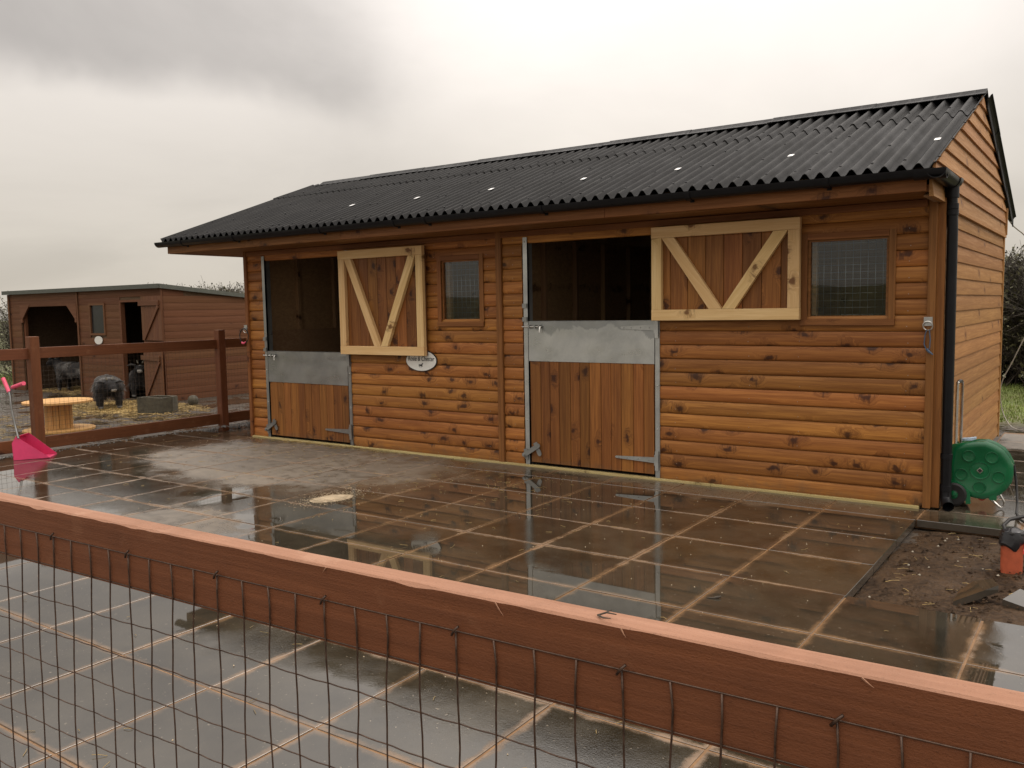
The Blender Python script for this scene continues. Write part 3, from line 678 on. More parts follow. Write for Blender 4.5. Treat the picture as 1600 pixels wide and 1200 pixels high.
# ---- stable doors
def kickover(x, parent, s=1.0):
    """kick-over latch: plate, arm and two lugs"""
    def rb(cx, cz, L, w_, a, y, th):
        pts = [(-L / 2, -w_ / 2), (L / 2 - w_ / 2, -w_ / 2)] + [(L / 2 - w_ / 2 + w_ / 2 * math.cos(q), w_ / 2 * math.sin(q)) for q in (-.9, -.3, .3, .9)] + [(L / 2 - w_ / 2, w_ / 2), (-L / 2, w_ / 2)]
        pts = [(cx + p * math.cos(a) - q * math.sin(a), cz + p * math.sin(a) + q * math.cos(a)) for p, q in pts]
        return MB().poly(pts, 'y', y - th, y)
    part(rb(x + .16, .165, .13, .042, R(-65), -.036, .006), 'latch_plate', 'galvdark', parent)
    part(rb(x + .035, .11, .10, .036, R(-80), -.036, .006), 'latch_plate', 'galvdark', parent)
    part(rb(x + .1, .155, .21, .042, R(32), -.046, .009), 'latch_arm', 'galvdark', parent)
    part(MB().lathe([(.0, -.07), (.014, -.068), (.016, -.055), (.016, -.04)], (x + .02, 0, .105), 'y', 10), 'latch_knob', 'galvdark', parent)
def thinge(xr, z, L, parent, mat='galv'):
    """T hinge: long tapered strap, upright plate"""
    b = MB().poly([(xr, z - .024), (xr - L, z - .009), (xr - L - .008, z), (xr - L, z + .009), (xr, z + .024)], 'y', -.040, -.034)
    o = part(b, 'hinge_strap', mat, parent)
    s_ = MB()
    for q in (.15, .42, .7, .92): s_.lathe([(.0, -.0445), (.005, -.043), (.0065, -.040)], (xr - L * q, 0, z), 'y', 8)
    tag(part(s_, 'screw', 'steel', o), kind='stuff')
    part(MB().box(xr + .004, xr + .034, -.046, -.040, z - .085, z + .075), 'hinge_plate', mat, parent)
    part(MB().tube([(xr + .002, -.042, z - .045), (xr + .002, -.042, z + .045)], .007, 8), 'hinge_pin', mat, parent)
def door(X, zt, zs, galvm, npl, idx):
    x0, x1 = X; zb = .045
    d = link('lower_door', None, [], ST, Matrix.Translation((x0, 0, 0)))
    d['label'] = ('left' if idx == 0 else 'right') + ' half door with galvanised top plate'
    pw = (x1 - x0 - .012) / npl
    part(MB().box(x0 + .005, x1 - .005, -.004, .03, zb, zt - .005), 'door_back', 'inner', d)
    xx = x0 + .006
    for i in range(npl):
        ww = pw * (1 + (.12 if i % 3 == 0 else -.06))
        if xx + ww > x1 - .006 or i == npl - 1: ww = x1 - .006 - xx
        if ww < .02: break
        stick('plank', (xx + ww / 2, -.015 - random.uniform(0, .002), zb), (xx + ww / 2, -.015 - random.uniform(0, .002), zs + .02), ww - .003, .022, 'plank', d, c=.004); xx += ww
    part(MB().box(x0, x1, -.032, -.028, zs, zt).box(x0, x1, -.032, .036, zt - .001, zt + .004).box(x0, x0 + .003, -.0325, -.0, zs, zt).box(x1 - .003, x1, -.0325, 0, zs, zt), 'galvanised_plate', 'galvtop' if idx else galvm, d)
    # bolt at the top left
    zb_ = zt - .045; 
    part(MB().tube([(x0 - .055, -.05, zb_), (x0 + .15, -.05, zb_)], .0075, 10), 'bolt', 'chrome', d)
    part(MB().tube([(x0 + .135, -.05, zb_), (x0 + .138, -.06, zb_ - .02), (x0 + .138, -.06, zb_ - .05)], [.008, .008, .011], 8), 'bolt_handle', 'chrome', d)
    b = MB()
    for xo in (.015, .075, .12): b.box(x0 + xo, x0 + xo + .012, -.062, -.033, zb_ - .014, zb_ + .014)
    b.box(x0 + .01, x0 + .135, -.036, -.0325, zb_ - .02, zb_ + .02); part(b, 'bolt_keeper', 'galvdark', d)
    kickover(x0 - .075, d)
    thinge(x1 + .004, .165, .36, d, galvm); thinge(x1 + .004, zt - .055, .30, d, galvm)
    # jamb channels
    j0 = part(MB().box(x0 - .05, x0 - .006, -.031, -.004, .015, DT).box(x0 - .009, x0 - .006, -.0315, .05, .015, DT), 'door_jamb', galvm, ST)
    j1 = part(MB().box(x1 + .006, x1 + .045, -.031, -.004, .015, DT).box(x1 + .006, x1 + .009, -.0315, .05, .015, DT), 'door_jamb', galvm, ST)
    for j, xx in ((j0, x0 - .03), (j1, x1 + .026)):
        b = MB()
        for z_ in (.42, .78, DT - .04): b.lathe([(.0, -.036), (.005, -.0345), (.007, -.031)], (xx, 0, z_), 'y', 8)
        tag(part(b, 'bolt_head', 'chrome', j), kind='stuff')
    if True:
        for z_ in (zt + .02, zt + .14): part(MB().box(x0 - .056, x0 - .01, -.046, -.0315, z_ - .02, z_ + .02), 'latch_catch', 'galvdark', ST)
door(D1, .993, .65, 'galvdark', 11, 0)
door(D2, 1.31, .957, 'galv', 12, 1)
def topdoor(x0, x1, z0, z1, npl, idx):
    yb, yf = -.055, -.078
    d = link('top_door', None, [], ST, Matrix.Translation((x0, yf, z0)))
    pw = (x1 - x0) / npl
    for i in range(npl):
        xx = x0 + pw * (i + .5); stick('plank', (xx, yb, z0 + .003), (xx, yb, z1 - .003), pw - .003, .02, 'plank', d, c=.004)
    f = .086; yc = yb - .010 - .022; th = .042
    stick('frame', (x0, yc, z0 + f / 2), (x1, yc, z0 + f / 2), f, th, 'raw', d)
    stick('frame', (x0, yc, z1 - f / 2), (x1, yc, z1 - f / 2), f, th, 'raw', d)
    stick('frame', (x0 + f / 2, yc, z0 + f + .001), (x0 + f / 2, yc, z1 - f - .001), f, th, 'raw', d)
    stick('frame', (x1 - f / 2, yc, z0 + f + .001), (x1 - f / 2, yc, z1 - f - .001), f, th, 'raw', d)
    xm = (x0 + x1) / 2; w_ = .078; zt = z1 - f - .002; zbq = z0 + f + .002
    for s_ in (-1, 1):
        xt = x0 + f + .003 if s_ < 0 else x1 - f - .003
        dirx = xm - xt; L = math.hypot(dirx - s_ * 0, zt - zbq); ww = w_ * L / (zt - zbq)
        a = [(xt, zt), (xt - s_ * ww, zt), (xm + s_ * .002, zbq), (xm + s_ * (ww), zbq)] if s_ < 0 else [(xt, zt), (xt - s_ * ww, zt), (xm + s_ * .002, zbq), (xm + s_ * ww, zbq)]
        me = MB().poly(a, 'y', yc - .019, yc + .019).mesh('brace')
        ex = Vector((dirx, 0, -(zt - zbq))).normalized(); mw = frame(ex, (0, 1, 0), ex.cross(Vector((0, 1, 0))), (xt, yc, zt)); me.transform(mw.inverted())
        link('brace', me, 'raw', d, mw)
    for q in (z0 + .15, z1 - .15): part(MB().box(x0 - .03, x0 + .02, yb + .012, yb + .018, q - .03, q + .03), 'hinge', 'galvdark', d)
topdoor(1.585, 2.72, .985, 2.045, 9, 0)
topdoor(5.125, 6.30, 1.312, 2.052, 8, 1)

# ---- things hung on the wall
sg = thing('name_sign', (2.617, -.03, .935), 'white oval name sign with a small black horse, partly behind the open top door', 'sign')
def ell(cx, cz, rx_, rz_, n=40): return [(cx + rx_ * math.cos(2 * math.pi * k / n), cz + rz_ * math.sin(2 * math.pi * k / n)) for k in range(n)]
part(MB().poly(ell(2.617, .935, .2, .108), 'y', -.034, -.026), 'rim', 'lettering', sg)
part(MB().poly(ell(2.617, .935, .192, .1), 'y', -.037, -.0345), 'plate', 'white', sg)
def text(s_, x, z, size, parent, sx=.8):
    c = bpy.data.curves.new('lettering', 'FONT'); c.body = s_; c.size = size; c.align_x = 'CENTER'; c.align_y = 'CENTER'; c.extrude = .0004; c.shear = .15; c.offset = .0006
    o = bpy.data.objects.new('tmp', c); COL.objects.link(o); bpy.context.view_layer.update()
    me = bpy.data.meshes.new_from_object(o.evaluated_get(bpy.context.evaluated_depsgraph_get())); bpy.data.objects.remove(o)
    me.transform(frame((sx, 0, 0), (0, 0, 1), (0, -1, 0), (0, 0, 0))); me.name = 'lettering'
    me.materials.clear(); return link('lettering', me, 'lettering', parent, Matrix.Translation((x, -.0378, z)))
text('Rosie & Chester', 2.617, .952, .066, sg, .76)
hp = [(-.045, .0), (-.05, .012), (-.04, .022), (-.02, .02), (.008, .022), (.02, .034), (.026, .046), (.031, .043), (.046, .032), (.043, .026), (.033, .028), (.028, .012), (.024, .002), (.036, -.006), (.03, -.018), (.025, -.016), (.028, -.008), (.012, -.006), (.006, -.026), (.001, -.026), (.002, -.006), (-.018, -.004), (-.026, -.014), (-.02, -.028), (-.026, -.028), (-.034, -.014), (-.03, .002), (-.04, .004), (-.046, -.012), (-.052, -.012)]
part(MB().poly([(2.617 + a * .62, .885 + c * .62) for a, c in hp], 'y', -.0385, -.0372), 'horse_emblem', 'lettering', sg)

def tiering(x, y, z, label, name='tie_ring', dark=False):
    o = thing(name, (x, y, z), label, 'tie ring', 'tie rings on the corners of the stable')
    part(MB().box(x - .027, x + .027, y - .005, y, z - .02, z + .04), 'plate', 'galv', o)
    part(MB().tube([(x + .03 * math.cos(a) * 1.0, y - .012 - .004 * math.sin(a), z - .02 + .03 * math.sin(a)) for a in [2 * math.pi * k / 20 for k in range(21)]], .0045, 8, False), 'ring', 'chrome', o)
    return o
tr = tiering(7.152, -.048, 1.285, 'steel tie ring with blue twine on the corner trim beside the downpipe')
tw = MB(); tw.tube([(7.162, -.062, 1.24), (7.170, -.064, 1.17), (7.166, -.066, 1.11), (7.150, -.062, 1.095), (7.132, -.062, 1.14), (7.136, -.062, 1.2), (7.146, -.062, 1.24)], .004, 6)
tw.tube([(7.150, -.063, 1.108), (7.165, -.07, 1.09), (7.19, -.068, 1.07)], [.009, .009, .004], 6)
tag(part(tw, 'baler_twine', 'rope'), 'loop of blue baler twine hanging from the ring beside the downpipe', 'twine')
tiering(.005, -.05, 1.25, 'steel tie ring with a dark hoop on the corner trim nearest the wire fence')
hp_ = MB().tube([(-.01 + .075 * math.cos(a), -.07, 1.165 + .085 * math.sin(a)) for a in [2 * math.pi * k / 24 for k in range(25)]], .006, 8, False)
tag(part(hp_, 'rope_hoop', 'dark_rubber'), 'dark rope hoop hanging from the tie ring nearest the wire fence', 'rope')
tag(part(MB().tube([(-.045, -.075, 1.10), (-.03, -.082, 1.085), (-.005, -.08, 1.083), (.02, -.075, 1.10)], [.006, .012, .012, .006], 8), 'pink_string', 'grip'), 'short pink string tied round the dark hoop', 'string')

# ================================================================== FENCES
def post(x, y, h, parent, lean=0.0):
    o = stick('post', (x, y, -.07), (x + lean, y, h), .1, .1, 'rail', parent, c=.005)
    part(MB().add([(x + lean - .047, y - .047, h + .0005), (x + lean + .047, y - .047, h + .0005), (x + lean + .047, y + .047, h + .0005), (x + lean - .047, y + .047, h + .0005), (x + lean - .047, y - .047, h + .004), (x + lean + .047, y - .047, h + .004), (x + lean + .047, y + .047, h + .004), (x + lean - .047, y + .047, h + .004)],
                  [(0, 3, 2, 1), (4, 5, 6, 7), (0, 1, 5, 4), (1, 2, 6, 5), (2, 3, 7, 6), (3, 0, 4, 7)]), 'post_top', 'railtop', o)
    return o
ff = thing('wire_mesh_fence', (-1.17, -.7, -.07), 'brown timber fence with fine wire mesh between the paving and the goat pen', 'fence')
FX = -1.17
for y in (-4.25, -1.87, .46, 2.8): post(FX, y, 1.215, ff)
for a, b in ((-4.2, -1.92), (-1.82, .41), (.51, 2.75)):
    stick('rail', (FX - .02, a, 1.045), (FX - .02, b, 1.04), .115, .04, 'rail', ff, facing=(1, 0, 0))
    stick('rail', (FX - .02, a, .085), (FX - .02, b, .085), .13, .04, 'rail', ff, facing=(1, 0, 0))
g = MB(); y = -4.2
while y < 2.75:
    if not any(abs(y - q) < .05 for q in (-1.87, .46)): g.tube([(FX - .045, y, .08), (FX - .045, y, 1.04)], .0012, 3, False)
    y += .05
z = .15
while z < 1.0:
    g.tube([(FX - .046, -4.2, z), (FX - .046, 2.75, z)], .0012, 3, False); z += .05
tag(part(g, 'wire_mesh', 'farwire', ff, sharp=0), kind='stuff')

nf = thing('near_fence', (7.2, -5.74, -.07), 'brown stained rail and square wire mesh fence standing in front of the patio', 'fence')
def fy(x): return -5.749 + (x - 6.52) * .03
RA = Vector((5.9, fy(5.9) + .018, 1.0475)); RB = Vector((8.9, fy(8.9) + .018, 1.0475))
def roughrail(p0, p1, h, th):
    """sawn rail: its arrises waver, the top face is paler, with sky sheen in its colour"""
    n = 240; ex = (p1 - p0).normalized(); L = (p1 - p0).length; ey = Vector((-ex.y, ex.x, 0)); b = MB(); v = []
    for i in range(n + 1):
        s_ = L * i / n; q = noise.noise((s_ * 9, 0, 3)); q2 = noise.noise((s_ * 31, 5, 3)); q3 = max(0, noise.noise((s_ * 14, 9, 1)) - .25)
        ch = .0022 + .0012 * q + .001 * q2 + .007 * q3
        sec = [(-th / 2, -h / 2 + .001), (-th / 2, h / 2 - ch), (-th / 2 + ch * 1.2, h / 2 + .0004 * q2), (th / 2 - .002, h / 2 - .0004 * q), (th / 2, h / 2 - .002), (th / 2, -h / 2), (-th / 2 + .002, -h / 2 - .0006 * q)]
        for y_, z_ in sec: v.append((s_, y_ + .0006 * noise.noise((s_ * 3, 7, 7)), z_))
    f = []; mi = []
    for i in range(n):
        for k in range(7):
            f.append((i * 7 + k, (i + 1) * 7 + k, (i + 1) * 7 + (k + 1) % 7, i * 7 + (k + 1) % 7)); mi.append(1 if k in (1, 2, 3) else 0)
    f += [tuple(range(7)), tuple(n * 7 + k for k in range(7))[::-1]]; mi += [0, 0]
    b.v = v; b.f = f; b.sm = [False] * len(f); b.mi = mi
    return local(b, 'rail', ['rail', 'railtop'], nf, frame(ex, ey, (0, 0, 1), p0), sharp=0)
rl = roughrail(RA, RB, .105, .036)
stick('rail', (5.9, fy(5.9) + .018, .12), (8.9, fy(8.9) + .018, .12), .1, .036, 'rail', nf)
post(5.85, fy(5.85) + .09, 1.21, nf); post(8.95, fy(8.95) + .09, 1.21, nf)
# splinters lifting from the rail's arris
for u, dx_, dz_ in ((7.63, .013, -.013), (7.79, .007, -.008), (8.03, .011, -.006), (7.36, -.005, -.007)):
    part(MB().tube([(u, fy(u) - .001, 1.098), (u + dx_ * .5, fy(u) - .0025, 1.098 + dz_ * .5), (u + dx_, fy(u) - .003, 1.098 + dz_)], [.0010, .0007, .0002], 4), 'splinter', 'railtop', rl)
zs = [1.053 - .0575 * k + (.004 if k == 1 else 0) for k in range(17)]
xw = [6.538 + .0545 * k for k in range(-10, 40)]
def sagy(x, z): return fy(x) - .0025 - (0 if z > .99 else .012 * (1 - math.exp(-(.99 - z) * 3)) * (1 + .4 * math.sin(x * 3.1)))
def wz(x, z):
    s_ = 0 if z > 1.0 else .0024 * math.sin(x * 3.3 + z * 3) + .0009 * math.sin(x * 29 + z * 7)
    if .99 < z < 1.0: s_ = 0
    return z + s_
jit = [random.uniform(-.003, .003) for _ in xw]
for i, x in enumerate(xw):
    pts = []
    for k in range(33):
        z = 1.053 - .0288 * k
        pts.append((x + (0 if k < 1 else jit[i] * min(1, k / 4) + .0022 * math.sin(k * .55 + i * 1.7) + .0008 * math.sin(k * 3.14 / 2)), sagy(x, z), wz(x, z)))
    b = MB().tube(pts, .00125, 5)
    if i % 4 == 1: b.tube([(x - .005, sagy(x, 1.053) - .002, 1.048), (x, sagy(x, 1.053) - .004, 1.055), (x + .006, sagy(x, 1.053) - .002, 1.061)], .0017, 5)
    part(b, 'wire', 'wire', nf, sharp=0)
for k, z in enumerate(zs):
    pts = []; x = xw[0] - .02
    while x < xw[-1] + .02:
        dr = -.0015 * abs(math.sin((x - 6.538) / .0545 * math.pi)) * (0 if k < 2 else 1)
        pts.append((x, sagy(x, z) + .0016, wz(x, z) + dr)); x += .0136
    part(MB().tube(pts, .0010, 5), 'wire', 'wire', nf, sharp=0)

# ================================================================== SHED
SH = thing('field_shed', (-7.8, 3.5, -.07), 'brown timber animal shed with a low felt roof, open bay and split door', 'shed')
SX0, SX1, SY, SD = -10.42, -5.14, 2.3, 2.4; zb0 = -.09
def srz(y): return 1.90 - .094 * (y - SY)
OP = (-9.97, -7.88, 1.65); WN = (-7.42, -6.90, 1.06, 1.65); DR = (-6.42, -5.73, 1.69)
sp_ = .122; k = 0
while zb0 + sp_ * k < 1.9:
    z = zb0 + sp_ * k; zc = z + sp_ / 2; h = min(sp_, 1.9 - z)
    cuts = []
    if zc < OP[2]: cuts.append(OP[:2])
    if zc < DR[2]: cuts.append(DR[:2])
    if WN[2] < zc < WN[3]: cuts.append(WN[:2])
    xs = SX0
    for c0, c1 in sorted(cuts) + [(SX1, SX1)]:
        if c0 > xs + .01: clad('board', xs, c0, (0, SY, z), (1, 0, 0), (0, 1, 0), fea(h, .0135), 'shed', SH, 'shed%.2f' % h)
        xs = c1
    k += 1
k = 0
while zb0 + sp_ * k < 1.85:
    z = zb0 + sp_ * k; h = min(sp_, 1.88 - z); yl = SD if z + h < srz(SY + SD) else (1.9 - (z + h)) / .094
    if yl > .3:
        clad('board', 0, round(yl, 2), (SX1, SY, z), (0, 1, 0), (-1, 0, 0), fea(h, .0135), 'shed', SH, 'shed%.2f' % h)
        clad('board', 0, round(yl, 2), (SX0, SY + round(yl, 2), z), (0, -1, 0), (1, 0, 0), fea(h, .0135), 'shed', SH, 'shed%.2f' % h)
    k += 1
part(MB().box(SX0, SX1, SY + SD, SY + SD + .02, zb0, 1.68), 'rear_wall', 'shed', SH)
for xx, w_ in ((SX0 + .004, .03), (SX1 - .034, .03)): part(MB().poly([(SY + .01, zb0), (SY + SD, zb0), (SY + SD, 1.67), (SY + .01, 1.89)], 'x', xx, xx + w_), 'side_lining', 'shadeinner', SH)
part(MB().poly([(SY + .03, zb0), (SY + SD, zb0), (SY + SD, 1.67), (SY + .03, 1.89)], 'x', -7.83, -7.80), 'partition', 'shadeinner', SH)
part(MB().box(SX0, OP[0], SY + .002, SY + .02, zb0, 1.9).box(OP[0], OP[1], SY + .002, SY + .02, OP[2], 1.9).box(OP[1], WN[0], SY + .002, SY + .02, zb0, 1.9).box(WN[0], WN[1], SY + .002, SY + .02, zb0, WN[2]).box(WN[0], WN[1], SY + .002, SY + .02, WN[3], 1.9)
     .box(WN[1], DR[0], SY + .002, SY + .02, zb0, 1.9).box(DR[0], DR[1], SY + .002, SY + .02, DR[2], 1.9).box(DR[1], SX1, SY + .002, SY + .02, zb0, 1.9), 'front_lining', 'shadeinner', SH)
b = MB(); o = .09
b.add([(SX0 - o, SY - o, srz(SY - o) + .01), (SX1 + .05, SY - o, srz(SY - o) + .01), (SX1 + .05, SY + SD + o, srz(SY + SD + o) + .01), (SX0 - o, SY + SD + o, srz(SY + SD + o) + .01),
       (SX0 - o, SY - o, srz(SY - o) + .03), (SX1 + .05, SY - o, srz(SY - o) + .03), (SX1 + .05, SY + SD + o, srz(SY + SD + o) + .03), (SX0 - o, SY + SD + o, srz(SY + SD + o) + .03)],
      [(0, 3, 2, 1), (4, 5, 6, 7), (0, 1, 5, 4), (1, 2, 6, 5), (2, 3, 7, 6), (3, 0, 4, 7)]); part(b, 'roof', 'felt', SH)
part(MB().box(SX0 - o - .002, SX1 + .052, SY - o - .014, SY - o - .001, 1.87, 1.945), 'felt_edge', 'felt', SH)
part(MB().poly([(SY - o, 1.87), (SY + SD + o, srz(SY + SD + o) - .035), (SY + SD + o, srz(SY + SD + o) + .034), (SY - o, 1.944)], 'x', SX1 + .053, SX1 + .066), 'felt_edge', 'felt', SH)
stick('corner_trim', (SX1 + .01, SY - .03, zb0), (SX1 + .01, SY - .03, 1.87), .05, .02, 'shed', SH)
stick('corner_trim', (SX0 + .02, SY - .035, zb0), (SX0 + .02, SY - .035, 1.87), .05, .02, 'shed', SH)
stick('joint_strip', (-7.80, SY - .03, zb0), (-7.80, SY - .03, 1.87), .035, .018, 'shed', SH)
stick('bay_post', (OP[0] + .03, SY + .06, zb0), (OP[0] + .03, SY + .06, 1.6), .06, .06, 'shed', SH)
for s_, xe in ((1, OP[0]), (-1, OP[1])):
    part(MB().poly([(xe - s_ * .01, OP[2] + .01), (xe + s_ * .37, OP[2] + .01), (xe + s_ * .06, 1.37), (xe + s_ * .06, 1.30), (xe - s_ * .01, 1.30)], 'y', SY - .018, SY + .012), 'gusset', 'shed', SH)
sw = part(MB().box(WN[0], WN[0] + .04, SY - .03, SY + .03, WN[2], WN[3]).box(WN[1] - .04, WN[1], SY - .03, SY + .03, WN[2], WN[3]).box(WN[0] + .04, WN[1] - .04, SY - .03, SY + .03, WN[2], WN[2] + .04).box(WN[0] + .04, WN[1] - .04, SY - .03, SY + .03, WN[3] - .04, WN[3]), 'window', 'shed', SH)
part(MB().box(WN[0] + .04, WN[1] - .04, SY, SY + .006, WN[2] + .04, WN[3] - .04), 'pane', 'dimglass', sw)
part(MB().box(DR[0] - .0, DR[0] + .05, SY - .03, SY + .05, zb0, DR[2]).box(DR[0] + .05, DR[1], SY - .03, SY + .05, DR[2] - .04, DR[2]), 'door_frame', 'shed', SH)
def leaf(z0, z1, ang, nm):
    hx, hy = DR[1] + .01, SY - .035; ex = Vector((math.cos(ang), -math.sin(ang), 0)); ey = Vector((math.sin(ang), math.cos(ang), 0))
    d = link('door_leaf', None, [], SH, Matrix.Translation((hx, hy, z0))); d['label'] = nm
    Wd = .82
    for i in range(6):
        c = Vector((hx, hy, 0)) + ex * (Wd * (i + .5) / 6); stick('plank', (c.x, c.y, z0), (c.x, c.y, z1), Wd / 6 - .004, .018, 'shed', d, facing=-ey)
    def on(s_, z, off=-.024): v = Vector((hx, hy, z)) + ex * s_ + ey * off; return v
    zt = z1 - .12 if z1 > 1 else z1 - .16
    stick('ledge', on(-.06, zt), on(Wd - .06, zt), .085, .024, 'shed', d, facing=-ey)
    stick('brace', on(Wd - .08, zt - .05), on(.12, z0 + .03), .07, .022, 'shed', d, facing=-ey)
leaf(.985, 1.74, R(10), 'upper leaf of the split door'); leaf(.0, .84, R(12), 'lower leaf of the split door')
part(MB().poly(ell(-7.14, .97, .13, .075, 24), 'y', SY - .034, SY - .024), 'number_plate', 'white', SH)
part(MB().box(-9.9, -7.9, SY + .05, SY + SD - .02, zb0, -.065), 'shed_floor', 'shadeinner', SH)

# ================================================================== VEGETATION
def bush_mesh(seed, H=1.95, W=1.7):
    rnd = random.Random(seed); b = MB(); lf = MB()
    def grow(p, d, L, r, lev):
        n = 3 if lev < 2 else 2; pts = [p.copy()]; rr = [r]
        for i in range(n):
            d = (d + Vector((rnd.uniform(-.3, .3), rnd.uniform(-.3, .3), rnd.uniform(-.12, .22)))).normalized(); p = p + d * (L / n); pts.append(p.copy()); rr.append(r * (1 - .5 * (i + 1) / n))
        b.tube(pts, rr, 4 if lev < 1 else 3, False)
        if lev < 4 and p.z < H:
            for _ in range(4 if lev < 2 else 4):
                q = pts[rnd.randint(1, len(pts) - 1)]
                nd = (d + Vector((rnd.uniform(-1, 1), rnd.uniform(-1, 1), rnd.uniform(-.5, .7))) * .95).normalized(); grow(q, nd, L * rnd.uniform(.55, .8), r * .55, lev + 1)
        elif rnd.random() < .85:
            c = pts[-1]; s_ = rnd.uniform(.012, .03); a, e = Vector((rnd.uniform(-1, 1), rnd.uniform(-1, 1), rnd.uniform(-1, 1))).normalized() * s_, Vector((rnd.uniform(-1, 1), rnd.uniform(-1, 1), rnd.uniform(-1, 1))).normalized() * s_
            lf.add([c - a, c + e, c + a, c - e], [(0, 1, 2, 3)])
    for s_ in range(9):
        grow(Vector((rnd.uniform(-W / 2, W / 2) * .8, rnd.uniform(-.3, .3), 0)), Vector((rnd.uniform(-.35, .35), rnd.uniform(-.3, .3), 1)).normalized(), H * rnd.uniform(.42, .55), .03, 0)
    for s_ in range(16):
        grow(Vector((rnd.uniform(-W / 2, W / 2), rnd.uniform(-.45, .45), 0)), Vector((rnd.uniform(-.8, .8), rnd.uniform(-.8, .8), .8)).normalized(), H * rnd.uniform(.2, .32), .012, 1)
    return b.mesh('stem'), lf.mesh('leaves')
bm_ = [bush_mesh(s_) for s_ in (3, 8, 21)]
for s_, l_ in bm_: s_.materials.append(M['bark']); l_.materials.append(M['leaf'])
spots = [('right', 5.5 + i * .85, 11.3 + .3 * math.sin(i * 2)) for i in range(7)] + [('right', 5.9 + i * .85, 12.2) for i in range(6)] + [('right', 6.1 + i * .6, 10.9) for i in range(6)] + [('left', -12.2 - .8 * (i // 2), 3.6 + 1.3 * (i % 2) + .5 * (i // 2)) for i in range(6)] + [('rear', -14.9 + i * .42, 8.8 + .25 * math.sin(i)) for i in range(11)]
lab = {'right': 'bare dark hawthorn bush behind the grass past the gable wall', 'left': 'bare dark hawthorn bush beside the open bay of the shed', 'rear': 'bare dark hawthorn bush showing over the low shed roof'}
for i, (wh, x, y) in enumerate(spots):
    h = {'right': 1.12, 'left': .90, 'rear': 1.03}[wh] * random.uniform(.96, 1.04)
    o = link('hawthorn_bush', None, [], None, Matrix.Translation((x, y, -.07)) @ Matrix.Rotation(random.uniform(0, 6.28) if i % 2 else math.pi * (i % 2), 4, 'Z') @ Matrix.Scale(h, 4))
    tag(o, lab[wh], 'bush', 'hawthorn bushes ' + {'right': 'past the gable wall', 'left': 'beside the open bay', 'rear': 'over the shed roof'}[wh])
    s_, l_ = bm_[i % 3]
    a = bpy.data.objects.new('stem', s_); COL.objects.link(a); a.parent = o
    c = bpy.data.objects.new('leaves', l_); COL.objects.link(c); c.parent = o; c['kind'] = 'stuff'
gr = MB(); rnd = random.Random(5)
def blades(n, x0, x1, y0, y1, h):
    for _ in range(n):
        x, y = rnd.uniform(x0, x1), rnd.uniform(y0, y1); a = rnd.uniform(0, 6.28); hh = h * rnd.uniform(.4, 1.2); w_ = .006; dx_, dy_ = math.cos(a), math.sin(a)
        gr.add([(x - dx_ * w_, y - dy_ * w_, -.07), (x + dx_ * w_, y + dy_ * w_, -.07), (x + dy_ * hh * .4, y - dx_ * hh * .4, -.07 + hh)], [(0, 1, 2)])
blades(26000, 5.3, 9.5, 5.6, 12.5, .05); blades(9000, -15, -11.6, 1.5, 9, .12); blades(1600, -5.2, -3.2, 4.6, 6.5, .16)
tag(part(gr, 'grass', 'grass', sharp=0), 'rough green grass growing beyond the yard', 'grass', kind='stuff')
# the wooded rise across the field behind the viewer, seen in the window panes
hl = MB(); n = 60; v = []
for i in range(n + 1):
    x = -90 + 180 * i / n; h = 2.6 + 1.6 * noise.noise((x * .04, 1, 1)) + .5 * noise.noise((x * .5, 3, 1)); v += [(x, -60, -.07), (x, -63, h), (x, -80, h * .9)]
hl.add(v, [(i * 3 + k, i * 3 + 3 + k, i * 3 + 4 + k, i * 3 + 1 + k) for i in range(n) for k in (0, 1)], True)
tag(part(hl, 'far_hill', 'leaf', sharp=0), kind='structure')

# ================================================================== LOOSE THINGS
# cable spool
sx_, sy_ = -3.18, -.60; zg = -.065
spn = thing('cable_spool', (sx_, sy_, zg), 'pale wooden cable spool standing upright in the pen behind the fence post', 'cable spool')
part(MB().lathe([(0, zg), (.43, zg), (.43, zg + .025), (.0, zg + .025)], (sx_, sy_, 0), n=40), 'flange', 'spool', spn)
part(MB().lathe([(0, .30), (.42, .30), (.42, .325), (.0, .325)], (sx_, sy_, 0), n=40), 'flange', 'spool', spn)
for k in range(14):
    a = 2 * math.pi * (k + .5) / 14; c, s_ = math.cos(a), math.sin(a)
    stick('stave', (sx_ + .155 * c, sy_ + .155 * s_, zg + .026), (sx_ + .155 * c, sy_ + .155 * s_, .299), .066, .018, 'spool', spn, facing=(c, s_, 0))
# long handled scoop
scp = thing('manure_scoop', (-.82, -2.15, 0), 'pink long handled manure scoop standing against the fence post', 'scoop')
def quad(mb, pts, th=.006):
    p = [Vector(q) for q in pts]; nrm_ = (p[1] - p[0]).cross(p[2] - p[0]).normalized() * th; n = len(p)
    mb.add(p + [q + nrm_ for q in p], [tuple(range(n))[::-1], tuple(range(n, 2 * n))] + [(i, (i + 1) % n, n + (i + 1) % n, n + i) for i in range(n)])
b = MB(); B0, T0, T1, C0, B1, A1 = Vector((-.79, -2.31, .003)), Vector((-.825, -2.30, .17)), Vector((-.80, -2.27, .235)), Vector((-.625, -2.04, .006)), Vector((-1.0, -2.10, .003)), Vector((-.99, -2.09, .21))
quad(b, [B0, C0, T1, T0]); quad(b, [B0, T0, A1, B1]); quad(b, [B0, B1, Vector((-.83, -1.86, .003)), C0]); quad(b, [T0, T1, Vector((-.97, -2.06, .235)), A1]); quad(b, [B1, A1, Vector((-.97, -2.06, .235)), Vector((-.83, -1.86, .006))])
part(b, 'pan', 'pink', scp)
